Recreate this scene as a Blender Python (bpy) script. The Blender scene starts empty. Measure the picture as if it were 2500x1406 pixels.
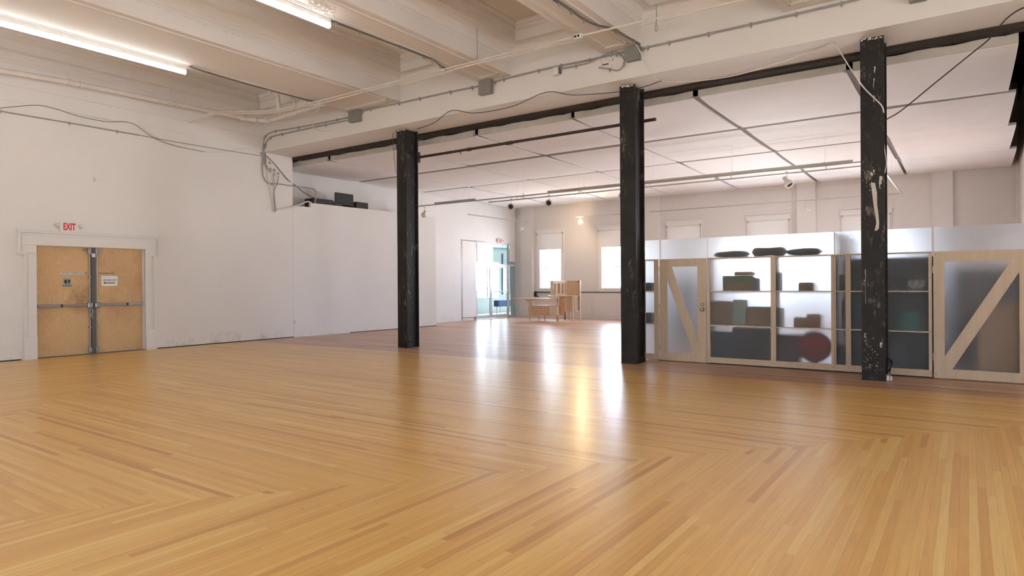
import bpy, math, random
from mathutils import Vector, Matrix, Euler
PI = math.pi
rnd = random.Random(7)
S = bpy.context.scene
COL = S.collection

# ------------------------------------------------------------------ camera
F_PX, YAW, PITCH, ROLL, SHY, EYE = 1588.098, -0.610897, -0.00179751, -0.00658454, -7.45375, 1.5
_f = Vector((math.sin(YAW) * math.cos(PITCH), math.cos(YAW) * math.cos(PITCH), math.sin(PITCH)))
_r = Vector((math.cos(YAW), -math.sin(YAW), 0.0))
_u = _r.cross(_f)
_c, _s = math.cos(ROLL), math.sin(ROLL)
RGT, UPV, FWD = _c * _r + _s * _u, -_s * _r + _c * _u, _f
cam_data = bpy.data.cameras.new('camera')
cam_data.sensor_width = 36.0
cam_data.lens = 36.0 * F_PX / 2500.0
cam_data.shift_y = SHY / 2500.0
cam_data.clip_end = 200
cam = bpy.data.objects.new('camera', cam_data)
COL.objects.link(cam)
_m = Matrix((RGT, UPV, -FWD)).transposed().to_4x4()
_m.translation = Vector((0, 0, EYE))
cam.matrix_world = _m
S.camera = cam

# ------------------------------------------------------------------ view, world, daylight
S.view_settings.view_transform = 'Standard'
S.view_settings.look = 'None'
S.view_settings.gamma = 1
S.view_settings.use_curve_mapping = False
S.view_settings.exposure = 0.25
W = bpy.data.worlds.new('overcast_sky')
S.world = W
W.use_nodes = True
_wt = W.node_tree
_bg = _wt.nodes['Background']
_bg.inputs[1].default_value = 31.0
_tc = _wt.nodes.new('ShaderNodeTexCoord')
_sp = _wt.nodes.new('ShaderNodeSeparateXYZ')
_rp = _wt.nodes.new('ShaderNodeValToRGB')
_rp.color_ramp.elements[0].position = .46
_rp.color_ramp.elements[0].color = (.97, .98, 1.0, 1)      # below the horizon, brightened to lift the ceilings like a sunlit street
_rp.color_ramp.elements[1].position = .54
_rp.color_ramp.elements[1].color = (.52, .63, .78, 1)      # hazy sky
_ma = _wt.nodes.new('ShaderNodeMath')
_ma.operation = 'MULTIPLY_ADD'
_ma.inputs[1].default_value = .5
_ma.inputs[2].default_value = .5
_wt.links.new(_tc.outputs['Generated'], _sp.inputs[0])
_wt.links.new(_sp.outputs['Z'], _ma.inputs[0])
_wt.links.new(_ma.outputs[0], _rp.inputs[0])
_wt.links.new(_rp.outputs[0], _bg.inputs[0])


def portal(x, y, z, sx, sy, rot):
    l = bpy.data.lights.new('window_daylight', 'AREA')
    l.shape = 'RECTANGLE'
    l.size, l.size_y = sx, sy
    l.cycles.is_portal = True
    o = bpy.data.objects.new('window_daylight', l)
    o.location = (x, y, z)
    o.rotation_euler = rot
    COL.objects.link(o)


def P(u, v, x=None, y=None, z=None):
    """the point of a world plane that a measured picture point falls on"""
    d = FWD + RGT * ((u - 1250.0) / F_PX) - UPV * ((v - 703.0 - SHY) / F_PX)
    o = Vector((0, 0, EYE))
    t = (x - o.x) / d.x if x is not None else (y - o.y) / d.y if y is not None else (z - o.z) / d.z
    return o + d * t


# ------------------------------------------------------------------ mesh helpers
class MB:
    def __init__(self):
        self.v, self.f, self.sm = [], [], []

    def add(self, vs, fs, smooth=False):
        n = len(self.v)
        self.v += [Vector(p) for p in vs]
        for f in fs:
            self.f.append([i + n for i in f])
            self.sm.append(smooth)
        return self

    def box(self, x0, x1, y0, y1, z0, z1, M=None):
        vs = [Vector((x, y, z)) for z in (z0, z1) for y in (y0, y1) for x in (x0, x1)]
        if M is not None:
            vs = [M @ p for p in vs]
        return self.add(vs, [(0, 2, 3, 1), (4, 5, 7, 6), (0, 1, 5, 4), (2, 6, 7, 3), (0, 4, 6, 2), (1, 3, 7, 5)])

    def rbox(self, x0, x1, y0, y1, z0, z1, r=0.01, M=None):
        """box with chamfered edges (octagonal rings)"""
        r = min(r, (x1 - x0) / 2.01, (y1 - y0) / 2.01, (z1 - z0) / 2.01)

        def ring(i, z):
            a0, a1, b0, b1 = x0 + i, x1 - i, y0 + i, y1 - i
            k = r * 0.9
            return [(a0 + k, b0, z), (a1 - k, b0, z), (a1, b0 + k, z), (a1, b1 - k, z), (a1 - k, b1, z), (a0 + k, b1, z), (a0, b1 - k, z), (a0, b0 + k, z)]
        vs = ring(r * .7, z0) + ring(0, z0 + r) + ring(0, z1 - r) + ring(r * .7, z1)
        if M is not None:
            vs = [M @ Vector(p) for p in vs]
        fs = [tuple(range(7, -1, -1)), tuple(range(24, 32))]
        for k in range(3):
            for i in range(8):
                j = (i + 1) % 8
                fs.append((k * 8 + i, k * 8 + j, k * 8 + 8 + j, k * 8 + 8 + i))
        return self.add(vs, fs)

    def quad(self, a, b, c, d):
        return self.add([a, b, c, d], [(0, 1, 2, 3)])

    def prism(self, pts, off):
        """polygon pts (3D) extruded by vector off"""
        n = len(pts)
        off = Vector(off)
        vs = [Vector(p) for p in pts] + [Vector(p) + off for p in pts]
        fs = [tuple(range(n - 1, -1, -1)), tuple(range(n, 2 * n))]
        for i in range(n):
            j = (i + 1) % n
            fs.append((i, j, n + j, n + i))
        return self.add(vs, fs)

    def tube(self, path, r, n=8, caps=True):
        path = [Vector(p) for p in path]
        q = [path[0]]
        for p in path[1:]:
            if (p - q[-1]).length > 1e-5:
                q.append(p)
        path = q
        m = len(path)
        vs, fs = [], []
        up = None
        for i, p in enumerate(path):
            t = (path[min(i + 1, m - 1)] - path[max(i - 1, 0)]).normalized()
            if up is None:
                up = Vector((0, 0, 1)) if abs(t.z) < .9 else Vector((1, 0, 0))
            a = t.cross(up)
            if a.length < 1e-4:
                a = t.orthogonal()
            a.normalize()
            b = a.cross(t).normalized()
            up = b
            rr = r[i] if isinstance(r, (list, tuple)) else r
            for k in range(n):
                w = 2 * PI * k / n
                vs.append(p + a * math.cos(w) * rr + b * math.sin(w) * rr)
        for i in range(m - 1):
            for k in range(n):
                j = (k + 1) % n
                fs.append((i * n + k, i * n + j, (i + 1) * n + j, (i + 1) * n + k))
        self.add(vs, fs, True)
        if caps:
            self.add(vs[:n], [tuple(range(n - 1, -1, -1))])
            self.add(vs[-n:], [tuple(range(n))])
        return self

    def ball(self, c, rx, ry=None, rz=None, n=12, m=8):
        ry = rx if ry is None else ry
        rz = rx if rz is None else rz
        c = Vector(c)
        vs = [c + Vector((0, 0, rz))]
        for i in range(1, m):
            a = PI * i / m
            for k in range(n):
                w = 2 * PI * k / n
                vs.append(c + Vector((rx * math.sin(a) * math.cos(w), ry * math.sin(a) * math.sin(w), rz * math.cos(a))))
        vs.append(c - Vector((0, 0, rz)))
        fs = [(0, 1 + k, 1 + (k + 1) % n) for k in range(n)]
        for i in range(m - 2):
            for k in range(n):
                j = (k + 1) % n
                fs.append((1 + i * n + k, 1 + (i + 1) * n + k, 1 + (i + 1) * n + j, 1 + i * n + j))
        L = len(vs) - 1
        fs += [(L, 1 + (m - 2) * n + (k + 1) % n, 1 + (m - 2) * n + k) for k in range(n)]
        return self.add(vs, fs, True)

    def lathe(self, prof, M, n=20):
        """profile [(r, h)] turned about local z, placed by matrix M"""
        vs, fs = [], []
        for r, h in prof:
            for k in range(n):
                w = 2 * PI * k / n
                vs.append(M @ Vector((r * math.cos(w), r * math.sin(w), h)))
        for i in range(len(prof) - 1):
            for k in range(n):
                j = (k + 1) % n
                fs.append((i * n + k, i * n + j, (i + 1) * n + j, (i + 1) * n + k))
        self.add(vs, fs, True)
        self.add(vs[:n], [tuple(range(n - 1, -1, -1))])
        self.add(vs[-n:], [tuple(range(n))])
        return self

    def build(self, name, mat, parent=None, local=False, bevel=0):
        me = bpy.data.meshes.new(name)
        vs = self.v
        if parent is None:
            xs, ys, zs = [p.x for p in vs], [p.y for p in vs], [p.z for p in vs]
            org = Vector(((min(xs) + max(xs)) / 2, (min(ys) + max(ys)) / 2, min(zs)))
        elif local:
            org = Vector((0, 0, 0))
        else:
            org, q = Vector((0, 0, 0)), parent
            while q is not None:
                org += q.location
                q = q.parent
        me.from_pydata([p - org for p in vs], [], self.f)
        me.polygons.foreach_set('use_smooth', self.sm)
        me.update()
        me.materials.append(mat)
        o = bpy.data.objects.new(name, me)
        COL.objects.link(o)
        if parent is None:
            o.location = org
        else:
            o.parent = parent
        if bevel:
            b = o.modifiers.new('edge', 'BEVEL')
            b.width = bevel
            b.segments = 2
            b.limit_method = 'ANGLE'
        return o


def tag(o, label=None, cat=None, group=None, kind=None):
    if label: o['label'] = label
    if cat: o['category'] = cat
    if group: o['group'] = group
    if kind: o['kind'] = kind
    return o


def struct(o, label=None, cat=None):
    return tag(o, label, cat, None, 'structure')


def thing(name, label, cat, loc=(0, 0, 0), group=None, rz=0):
    o = bpy.data.objects.new(name, None)
    o.empty_display_size = .1
    COL.objects.link(o)
    o.location = loc
    o.rotation_euler = (0, 0, rz)
    return tag(o, label, cat, group)


def copy_tree(o, parent=None):
    c = o.copy()
    COL.objects.link(c)
    c.parent = parent
    for ch in [k for k in COL.objects if k.parent == o]:
        copy_tree(ch, c)
    return c


def text_mesh(name, body, size, ext, mat, parent, origin, right, up, sx=1.0, align='CENTER', bold=0.0):
    """lettering standing on a surface: origin, right and up are world vectors"""
    cu = bpy.data.curves.new(name, 'FONT')
    cu.body = body
    cu.size = size
    cu.extrude = ext
    cu.offset = bold
    cu.align_x = align
    cu.align_y = 'CENTER'
    cu.resolution_u = 3
    t = bpy.data.objects.new(name, cu)
    me = bpy.data.meshes.new_from_object(t)
    me.name = name
    bpy.data.objects.remove(t)
    bpy.data.curves.remove(cu)
    right, up = Vector(right), Vector(up)
    nrm = right.cross(up)
    M = Matrix((right * sx, up, nrm)).transposed().to_4x4()
    org, q = Vector((0, 0, 0)), parent
    while q is not None:
        org += q.location
        q = q.parent
    M.translation = Vector(origin) - org
    me.transform(M)
    me.materials.clear()
    me.materials.append(mat)
    o = bpy.data.objects.new(name, me)
    COL.objects.link(o)
    o.parent = parent
    return o


# ------------------------------------------------------------------ materials
class NT:
    def __init__(self, name):
        self.m = bpy.data.materials.new(name)
        self.m.use_nodes = True
        self.t = self.m.node_tree
        self.bsdf = self.t.nodes['Principled BSDF']
        self.out = self.t.nodes['Material Output']

    def n(self, typ, **kw):
        nd = self.t.nodes.new(typ)
        for k, v in kw.items():
            setattr(nd, k, v)
        return nd

    def l(self, a, b):
        self.t.links.new(a, b)

    def math(self, op, a, b=None, c=None, clamp=False):
        nd = self.n('ShaderNodeMath', operation=op)
        nd.use_clamp = clamp
        for i, q in enumerate((a, b, c)):
            if q is None:
                continue
            if isinstance(q, (int, float)):
                nd.inputs[i].default_value = q
            else:
                self.l(q, nd.inputs[i])
        return nd.outputs[0]

    def mix(self, fac, a, b, blend='MIX'):
        nd = self.n('ShaderNodeMix', data_type='RGBA', blend_type=blend)
        for i, q in ((0, fac), (6, a), (7, b)):
            if isinstance(q, (int, float)):
                nd.inputs[i].default_value = q
            elif isinstance(q, tuple):
                nd.inputs[i].default_value = (*q[:3], 1)
            else:
                self.l(q, nd.inputs[i])
        return nd.outputs[2]

    def ramp(self, fac, stops, interp='LINEAR'):
        nd = self.n('ShaderNodeValToRGB')
        nd.color_ramp.interpolation = interp
        e = nd.color_ramp.elements
        while len(e) < len(stops):
            e.new(0.5)
        for k, (p, c) in enumerate(stops):
            e[k].position = p
            e[k].color = (*c[:3], 1) if isinstance(c, tuple) else (c, c, c, 1)
        self.l(fac, nd.inputs[0])
        return nd.outputs[0]

    def noise(self, vec, scale, detail=3, rough=.55, dist=0):
        nd = self.n('ShaderNodeTexNoise')
        nd.inputs['Scale'].default_value = scale
        nd.inputs['Detail'].default_value = detail
        nd.inputs['Roughness'].default_value = rough
        nd.inputs['Distortion'].default_value = dist
        self.l(vec, nd.inputs['Vector'])
        return nd.outputs['Fac']

    def pos(self):
        return self.n('ShaderNodeNewGeometry').outputs['Position']

    def obj(self):
        return self.n('ShaderNodeTexCoord').outputs['Object']

    def mapped(self, vec, scale=(1, 1, 1), rot=(0, 0, 0)):
        nd = self.n('ShaderNodeMapping')
        nd.inputs['Scale'].default_value = scale
        nd.inputs['Rotation'].default_value = rot
        self.l(vec, nd.inputs['Vector'])
        return nd.outputs[0]

    def bump(self, h, strength, dist=.01):
        nd = self.n('ShaderNodeBump')
        nd.inputs['Strength'].default_value = strength
        nd.inputs['Distance'].default_value = dist
        self.l(h, nd.inputs['Height'])
        self.l(nd.outputs[0], self.bsdf.inputs['Normal'])

    def set(self, col=None, rough=None, metal=None, spec=None):
        for k, v in (('Base Color', col), ('Roughness', rough), ('Metallic', metal), ('Specular IOR Level', spec)):
            if v is None:
                continue
            if isinstance(v, tuple):
                self.bsdf.inputs[k].default_value = (*v[:3], 1)
            elif isinstance(v, (int, float)):
                self.bsdf.inputs[k].default_value = v
            else:
                self.l(v, self.bsdf.inputs[k])
        return self


def plain(name, col, rough=.5, metal=0, var=.06, scale=6, bump=0):
    t = NT(name)
    p = t.obj()
    n = t.noise(p, scale)
    a = tuple(c * (1 - var) for c in col)
    b = tuple(min(1, c * (1 + var)) for c in col)
    t.set(t.ramp(n, [(.3, a), (.7, b)]), rough, metal)
    if bump:
        t.bump(t.noise(p, scale * 8), bump, .005)
    return t.m


def plaster(name, col, rough=.65, rough_bump=.25, dirt=0.0):
    t = NT(name)
    p = t.pos()
    big = t.noise(p, .55, 4, .6)
    c = t.ramp(big, [(.3, tuple(q * .965 for q in col)), (.7, tuple(min(1, q * 1.02) for q in col))])
    sp = t.noise(p, 3.1, 6, .7)
    c = t.mix(t.ramp(sp, [(.66, 0.0), (.74, 0.35)]), c, tuple(q * .93 for q in col))
    if dirt:
        z = t.n('ShaderNodeSeparateXYZ')
        t.l(p, z.inputs[0])
        low = t.ramp(z.outputs['Z'], [(0.0, 1.0), (.35, 0.0)])
        dn = t.ramp(t.noise(p, 2.2, 6, .7), [(.5, 0.0), (.68, 1.0)])
        c = t.mix(t.math('MULTIPLY', t.math('MULTIPLY', low, dn), dirt), c, (.42, .40, .38))
    t.set(c, rough, 0, .3)
    t.bump(t.noise(p, 14, 5, .6), rough_bump, .004)
    return t.m


def floor_mat():
    t = NT('hardwood_floor')
    p = t.pos()
    s = t.n('ShaderNodeSeparateXYZ')
    t.l(p, s.inputs[0])
    x, y = s.outputs['X'], s.outputs['Y']
    m = t.math
    # mitred direction: boards along x inside the field, along y in the border, old boards along x in the back room
    # the mitre is interleaved board by board
    d1 = m('SUBTRACT', m('SUBTRACT', y, m('MULTIPLY', x, 1.235)), 7.95)
    d2 = m('ADD', m('ADD', y, m('MULTIPLY', x, .97)), 6.0)
    jit = m('MULTIPLY', m('SUBTRACT', m('FRACT', m('MULTIPLY', m('FLOOR', m('MULTIPLY', m('ADD', x, y), 6.4)), .5)), .25), .12)
    a = m('GREATER_THAN', m('ADD', d1, jit), 0)
    b = m('GREATER_THAN', m('ADD', d2, jit), 0)
    back = m('GREATER_THAN', y, 10.42)
    mx = m('MAXIMUM', m('MULTIPLY', a, b), back)
    inv = m('SUBTRACT', 1, mx)
    uu = m('ADD', m('MULTIPLY', x, mx), m('MULTIPLY', y, inv))
    vv = m('ADD', m('MULTIPLY', y, mx), m('MULTIPLY', x, inv))
    wdt = m('ADD', .052, m('MULTIPLY', back, .006))
    rowf = m('DIVIDE', vv, wdt)
    row = m('FLOOR', rowf)
    wn = t.n('ShaderNodeTexWhiteNoise', noise_dimensions='2D')
    cv = t.n('ShaderNodeCombineXYZ')
    t.l(row, cv.inputs[0])
    t.l(mx, cv.inputs[1])
    t.l(cv.outputs[0], wn.inputs['Vector'])
    lenf = m('DIVIDE', m('ADD', uu, m('MULTIPLY', wn.outputs['Value'], 9.7)), m('ADD', m('MULTIPLY', wn.outputs['Value'], 1.6), 1.5))
    colf = m('FLOOR', lenf)
    wn2 = t.n('ShaderNodeTexWhiteNoise', noise_dimensions='3D')
    cv2 = t.n('ShaderNodeCombineXYZ')
    t.l(row, cv2.inputs[0])
    t.l(colf, cv2.inputs[1])
    t.l(mx, cv2.inputs[2])
    t.l(cv2.outputs[0], wn2.inputs['Vector'])
    rv = wn2.outputs['Value']
    base = t.ramp(rv, [(0, (.60, .29, .075)), (.07, (.75, .41, .110)), (.45, (.83, .485, .135)), (.8, (.86, .525, .155)), (1, (.91, .62, .215))])
    old = t.ramp(rv, [(0, (.30, .14, .08)), (.25, (.50, .27, .16)), (.8, (.61, .36, .22)), (1, (.70, .46, .30))])
    # transition: wear patches reach forward from the old floor
    wear = t.noise(t.mapped(p, (.35, 1.1, 1)), 1.0, 5, .7)
    edge = m('ADD', y, m('MULTIPLY', m('SUBTRACT', wear, .5), 2.2))
    tr = t.ramp(m('DIVIDE', m('SUBTRACT', edge, 9.3), 2.2), [(0, 0.0), (1, 1.0)])
    col = t.mix(t.math('MAXIMUM', back, m('MULTIPLY', tr, .55)), base, old)
    wr = t.n('ShaderNodeTexWhiteNoise', noise_dimensions='1D')
    t.l(m('FLOOR', m('DIVIDE', y, .116)), wr.inputs['W'])
    strk = m('MULTIPLY', t.ramp(wr.outputs['Value'], [(.72, 0.0), (.95, 1.0)]), t.ramp(t.noise(t.mapped(p, (.22, 2.0, 1)), 1.0, 4, .6), [(.45, 0.0), (.62, 1.0)]))
    col = t.mix(m('MULTIPLY', strk, m('MULTIPLY', t.ramp(m('DIVIDE', m('SUBTRACT', edge, 8.6), 2.0), [(0, 0.0), (1, 1.0)]), .6)), col, (.16, .065, .03))
    cg = t.n('ShaderNodeCombineXYZ')
    t.l(m('MULTIPLY', uu, 1.6), cg.inputs[0])
    t.l(m('MULTIPLY', vv, 42), cg.inputs[1])
    t.l(m('MULTIPLY', rv, 31), cg.inputs[2])
    gr = t.noise(cg.outputs[0], 1.0, 5, .65, .6)
    col = t.mix(t.ramp(gr, [(.35, .16), (.62, 0.0)]), col, (.25, .11, .035))
    # long stains
    st = t.noise(t.mapped(p, (.5, .9, 1)), 1.3, 5, .7)
    col = t.mix(t.ramp(st, [(.60, 0.0), (.8, .10)]), col, (.36, .18, .07))
    # gaps between the boards
    fr = m('FRACT', rowf)
    g1 = m('LESS_THAN', m('MINIMUM', fr, m('SUBTRACT', 1, fr)), .020)
    fl = m('FRACT', lenf)
    g2 = m('LESS_THAN', fl, .0022)
    gapn = t.ramp(t.noise(t.mapped(p, (1, 1, 1)), 1.2, 3, .6), [(.40, .10), (.65, .62)])
    gap = m('MULTIPLY', m('MAXIMUM', g1, m('MULTIPLY', g2, .8)), m('ADD', gapn, m('MULTIPLY', back, .2)))
    col = t.mix(gap, col, (.10, .045, .018))
    t.set(col, m('ADD', .33, m('MULTIPLY', back, .05)), 0, .45)
    # slight cupping and waviness of the varnished boards
    cup = m('MULTIPLY', m('ABSOLUTE', m('SUBTRACT', fr, .5)), .35)
    h = m('ADD', m('MULTIPLY', cup, .35), m('ADD', m('MULTIPLY', rv, .12), m('MULTIPLY', gr, .12)))
    rip = t.noise(t.mapped(p, (.5, 7.0, 1)), 1.0, 3, .6)
    h = m('ADD', h, m('MULTIPLY', rip, m('ADD', .25, m('MULTIPLY', back, 1.3))))
    t.bump(h, .20, .008)
    t.bsdf.inputs['Coat Weight'].default_value = .22
    t.bsdf.inputs['Coat Roughness'].default_value = .22
    return t.m


def birch(name, a=(.66, .49, .33), b=(.74, .58, .41), grain=(22, 22, 1.2), rough=.45):
    t = NT(name)
    p = t.mapped(t.pos(), grain)
    n = t.noise(p, 1.0, 4, .6, .4)
    c = t.ramp(n, [(.3, a), (.7, b)])
    k = t.noise(t.pos(), 5.5, 2, .5)
    c = t.mix(t.ramp(k, [(.76, 0.0), (.8, .5)]), c, tuple(q * .6 for q in a))
    t.set(c, rough)
    return t.m


def door_ply():
    t = NT('rotary_cut_plywood')
    p = t.mapped(t.pos(), (1, 1.7, .55))
    n = t.noise(p, 1.6, 3, .55, 1.2)
    rings = t.math('FRACT', t.math('MULTIPLY', n, 17))
    r2 = t.ramp(rings, [(0, .0), (.5, 1.0), (.85, .25), (1, .0)])
    c = t.mix(r2, (.60, .375, .175), (.69, .45, .225))
    blot = t.noise(t.pos(), 1.4, 4, .6)
    c = t.mix(t.ramp(blot, [(.5, 0.0), (.72, .35)]), c, (.40, .20, .075))
    sc = t.noise(t.pos(), 9, 6, .8)
    c = t.mix(t.ramp(sc, [(.68, 0.0), (.74, .5)]), c, (.22, .10, .04))
    sp_ = t.n('ShaderNodeSeparateXYZ')
    t.l(t.pos(), sp_.inputs[0])
    dy = t.math('MULTIPLY', t.math('SUBTRACT', sp_.outputs['Y'], 6.32), 3.0)
    dz = t.math('MULTIPLY', t.math('SUBTRACT', sp_.outputs['Z'], 1.22), 2.6)
    rr = t.math('ADD', t.math('MULTIPLY', dy, dy), t.math('MULTIPLY', dz, dz))
    hz = t.math('MULTIPLY', t.ramp(rr, [(0.0, 1.0), (1.0, 0.0)]), t.ramp(t.noise(t.pos(), 5, 4, .7), [(.3, 0.0), (.65, .75)]))
    c = t.mix(hz, c, (.26, .12, .045))
    t.set(c, .42)
    return t.m


def steel_black():
    t = NT('worn_black_steel')
    p = t.pos()
    n = t.noise(t.mapped(p, (1, 1, .4)), 9, 8, .75)
    zone = t.ramp(t.noise(t.mapped(p, (1, 1, .5)), 2.2, 3, .6), [(.42, 0.0), (.66, 1.0)])
    chips = t.math('MULTIPLY', t.ramp(n, [(.555, 0.0), (.63, 1.0)]), zone)
    c = t.ramp(t.noise(p, 3, 3), [(.3, (.014, .012, .011)), (.7, (.026, .023, .021))])
    c = t.mix(t.math('MULTIPLY', chips, .7), c, (.30, .27, .22))
    fine = t.ramp(t.noise(p, 60, 3, .6), [(.68, 0.0), (.74, .6)])
    c = t.mix(t.math('MULTIPLY', fine, .5), c, (.30, .26, .21))
    t.set(c, t.ramp(n, [(.4, .42), (.7, .65)]), 0, .25)
    t.bump(n, .35, .004)
    return t.m


def sheet_mat():
    t = NT('frosted_polycarbonate')
    t.t.nodes.remove(t.bsdf)
    rf = t.n('ShaderNodeBsdfRefraction')
    rf.inputs['Color'].default_value = (.93, .95, .97, 1)
    rf.inputs['Roughness'].default_value = .56
    rf.inputs['IOR'].default_value = 1.22
    tl = t.n('ShaderNodeBsdfTranslucent')
    tl.inputs['Color'].default_value = (.86, .88, .90, 1)
    df = t.n('ShaderNodeBsdfDiffuse')
    df.inputs['Color'].default_value = (.55, .57, .60, 1)
    m0 = t.n('ShaderNodeMixShader')
    m0.inputs[0].default_value = .45
    t.l(tl.outputs[0], m0.inputs[1])
    t.l(df.outputs[0], m0.inputs[2])
    m1 = t.n('ShaderNodeMixShader')
    m1.inputs[0].default_value = .22
    t.l(rf.outputs[0], m1.inputs[1])
    t.l(m0.outputs[0], m1.inputs[2])
    t.l(m1.outputs[0], t.out.inputs[0])
    return t.m


def glass_mat(name, tint=(1, 1, 1), refl=.08):
    t = NT(name)
    t.t.nodes.remove(t.bsdf)
    tr = t.n('ShaderNodeBsdfTransparent')
    tr.inputs[0].default_value = (*tint, 1)
    gl = t.n('ShaderNodeBsdfGlossy')
    gl.inputs['Roughness'].default_value = .03
    mx = t.n('ShaderNodeMixShader')
    mx.inputs[0].default_value = refl
    t.l(tr.outputs[0], mx.inputs[1])
    t.l(gl.outputs[0], mx.inputs[2])
    t.l(mx.outputs[0], t.out.inputs[0])
    return t.m


def glow(name, col, st):
    t = NT(name)
    t.set((.9, .9, .9), .4)
    t.bsdf.inputs['Emission Color'].default_value = (*col, 1)
    t.bsdf.inputs['Emission Strength'].default_value = st
    return t.m


def brick_mat():
    t = NT('old_red_brick')
    b = t.n('ShaderNodeTexBrick')
    b.inputs['Color1'].default_value = (.20, .085, .045, 1)
    b.inputs['Color2'].default_value = (.13, .06, .035, 1)
    b.inputs['Mortar'].default_value = (.30, .26, .21, 1)
    b.inputs['Scale'].default_value = 4.5
    q = t.mapped(t.pos(), (1, 1, 1), (0, PI / 2, 0))
    t.l(q, b.inputs['Vector'])
    t.set(b.outputs['Color'], .9)
    return t.m


def mottle():
    t = NT('mottled_green_wall')
    n = t.noise(t.pos(), 26, 4, .7)
    t.set(t.ramp(n, [(.42, (.16, .19, .19)), (.6, (.36, .40, .39))]), .7)
    return t.m


M_WALL = plaster('white_wall_paint', (.82, .785, .755), dirt=.8)
M_WALL2 = plaster('smooth_white_board', (.82, .80, .785), rough_bump=.05, dirt=.3)
M_CEIL = plaster('plaster_ceiling_paint', (.80, .755, .715), rough_bump=.2)
M_BEAM = plaster('beam_paint', (.78, .74, .70), rough_bump=.3)
M_BACKW = plaster('back_wall_paint', (.72, .67, .635))
M_TRIM = plaster('trim_paint', (.80, .765, .73), rough=.4, rough_bump=.1)
M_FAB = plain('white_panel_fabric', (.88, .85, .84), .85, 0, .02, 2)
M_FABE = plain('cream_fabric_hem', (.60, .55, .49), .85, 0, .10, 3)
M_FLOOR = floor_mat()
M_STEEL = steel_black()
M_DARK = plain('dark_brown_structure', (.030, .022, .017), .8, 0, .4, 2)
M_BRICK = brick_mat()
M_BIRCH = birch('birch_plywood', (.52, .395, .27), (.59, .46, .325))
M_EDGE = birch('plywood_edge', (.62, .49, .35), (.72, .60, .46), (3, 3, 60))
M_PLYD = door_ply()
M_GREY = plain('grey_junction_box_paint', (.24, .235, .22), .5)
M_COND = plain('galvanised_conduit', (.36, .34, .32), .4, .35)
M_ARM = plain('dark_flexible_conduit', (.15, .135, .12), .5, .3)
M_WPIPE = plain('white_painted_pipe', (.76, .70, .64), .45)
M_STEELG = plain('brushed_grey_hardware', (.30, .30, .31), .35, .6)
M_MULL = plain('olive_grey_mullion', (.11, .10, .085), .45)
M_BLACK = plain('matt_black', (.012, .012, .012), .5)
M_BLKC = plain('black_cable', (.015, .013, .012), .6)
M_REDC = plain('dark_red_cable', (.10, .02, .02), .6)
M_WHITE = plain('white_plastic', (.78, .76, .73), .4)
M_PAPER = plain('white_paper', (.82, .82, .80), .7, 0, .01)
M_INK = plain('black_ink', (.01, .01, .012), .6)
M_INKB = plain('navy_ink', (.03, .03, .10), .6)
M_RED = plain('red_exit_letters', (.80, .010, .030), .5, 0, .01)
M_SIGN = plain('exit_sign_face', (.82, .78, .75), .5, 0, .01)
M_TUBE = glow('fluorescent_tube', (1.0, .985, .965), 8.5)
M_LAMP = glow('hot_spotlight_lens', (1.0, .74, .42), 1100)
M_FILLTUBE = glow('storage_fill_tube', (.95, .97, 1.0), 60)  # for the lamps added in the storage room
M_GLASS = glass_mat('clear_window_glass', (.97, .98, 1), .03)
M_GLASSG = glass_mat('greenish_door_glass', (.80, .82, .81), .010)
M_SHEET = sheet_mat()
M_ALU = plain('white_aluminium_frame', (.66, .68, .70), .35, .2)
M_BLIND = plain('white_roller_blind', (.80, .775, .75), .8, 0, .01)
_t = M_BLIND.node_tree
_tl = _t.nodes.new('ShaderNodeBsdfTranslucent')
_tl.inputs[0].default_value = (.8, .78, .76, 1)
_mx = _t.nodes.new('ShaderNodeMixShader')
_mx.inputs[0].default_value = .06
_t.links.new(_t.nodes['Principled BSDF'].outputs[0], _mx.inputs[1])
_t.links.new(_tl.outputs[0], _mx.inputs[2])
_t.links.new(_mx.outputs[0], _t.nodes['Material Output'].inputs[0])
M_VGREEN = plain('pale_green_wall', (.76, .79, .76), .7)
M_TEAL = plain('slate_blue_fascia', (.13, .21, .25), .6)
M_BLUE = plain('blue_mailbox_paint', (.09, .13, .30), .4)
M_MOT = mottle()
M_TRACK = plain('beige_track_metal', (.42, .39, .34), .45, .2)
M_SPOT = plain('cream_spotlight_housing', (.66, .60, .50), .35)
M_RAIL = plain('dark_chair_rail', (.05, .04, .04), .5)
M_CARD = plain('brown_cardboard', (.33, .20, .10), .8)
M_CARDG = plain('green_carton_print', (.10, .17, .05), .7)
M_OAK = birch('maple_desk_ply', (.58, .36, .20), (.66, .44, .27), (9, 9, 1.5))
M_OAKL = birch('pale_desk_edge', (.66, .50, .36), (.74, .60, .46), (3, 3, 3))
M_BURL = birch('burl_veneer', (.42, .20, .10), (.58, .32, .17), (14, 14, 12))
M_BRASS = plain('worn_nickel', (.42, .36, .28), .3, .8)
M_RUST = plain('rusty_steel_pipe', (.055, .035, .028), .6, .2, .3)
M_OUT = plain('pale_ground_outside', (.5, .5, .48), .9)

# ------------------------------------------------------------------ main dimensions
XL = -15.93          # hall's left wall
XB = -16.95          # back room's left wall
XR = 8.0             # hall's right wall, outside the view
YN = -4.0            # wall behind the camera
YB0, YB1, ZB = 10.81, 11.75, 5.18   # the great beam
YF = 24.5            # far wall
XRB = 1.25           # back room's right wall
ZS = 5.72            # soffit of the cross beams

# ------------------------------------------------------------------ floor
fl = MB()
fl.box(XB - .3, XR + .3, YN - .3, YF + .5, -.12, 0)
struct(fl.build('floor', M_FLOOR), 'worn honey-coloured hardwood floor with mitred boards', 'floor')


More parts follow.
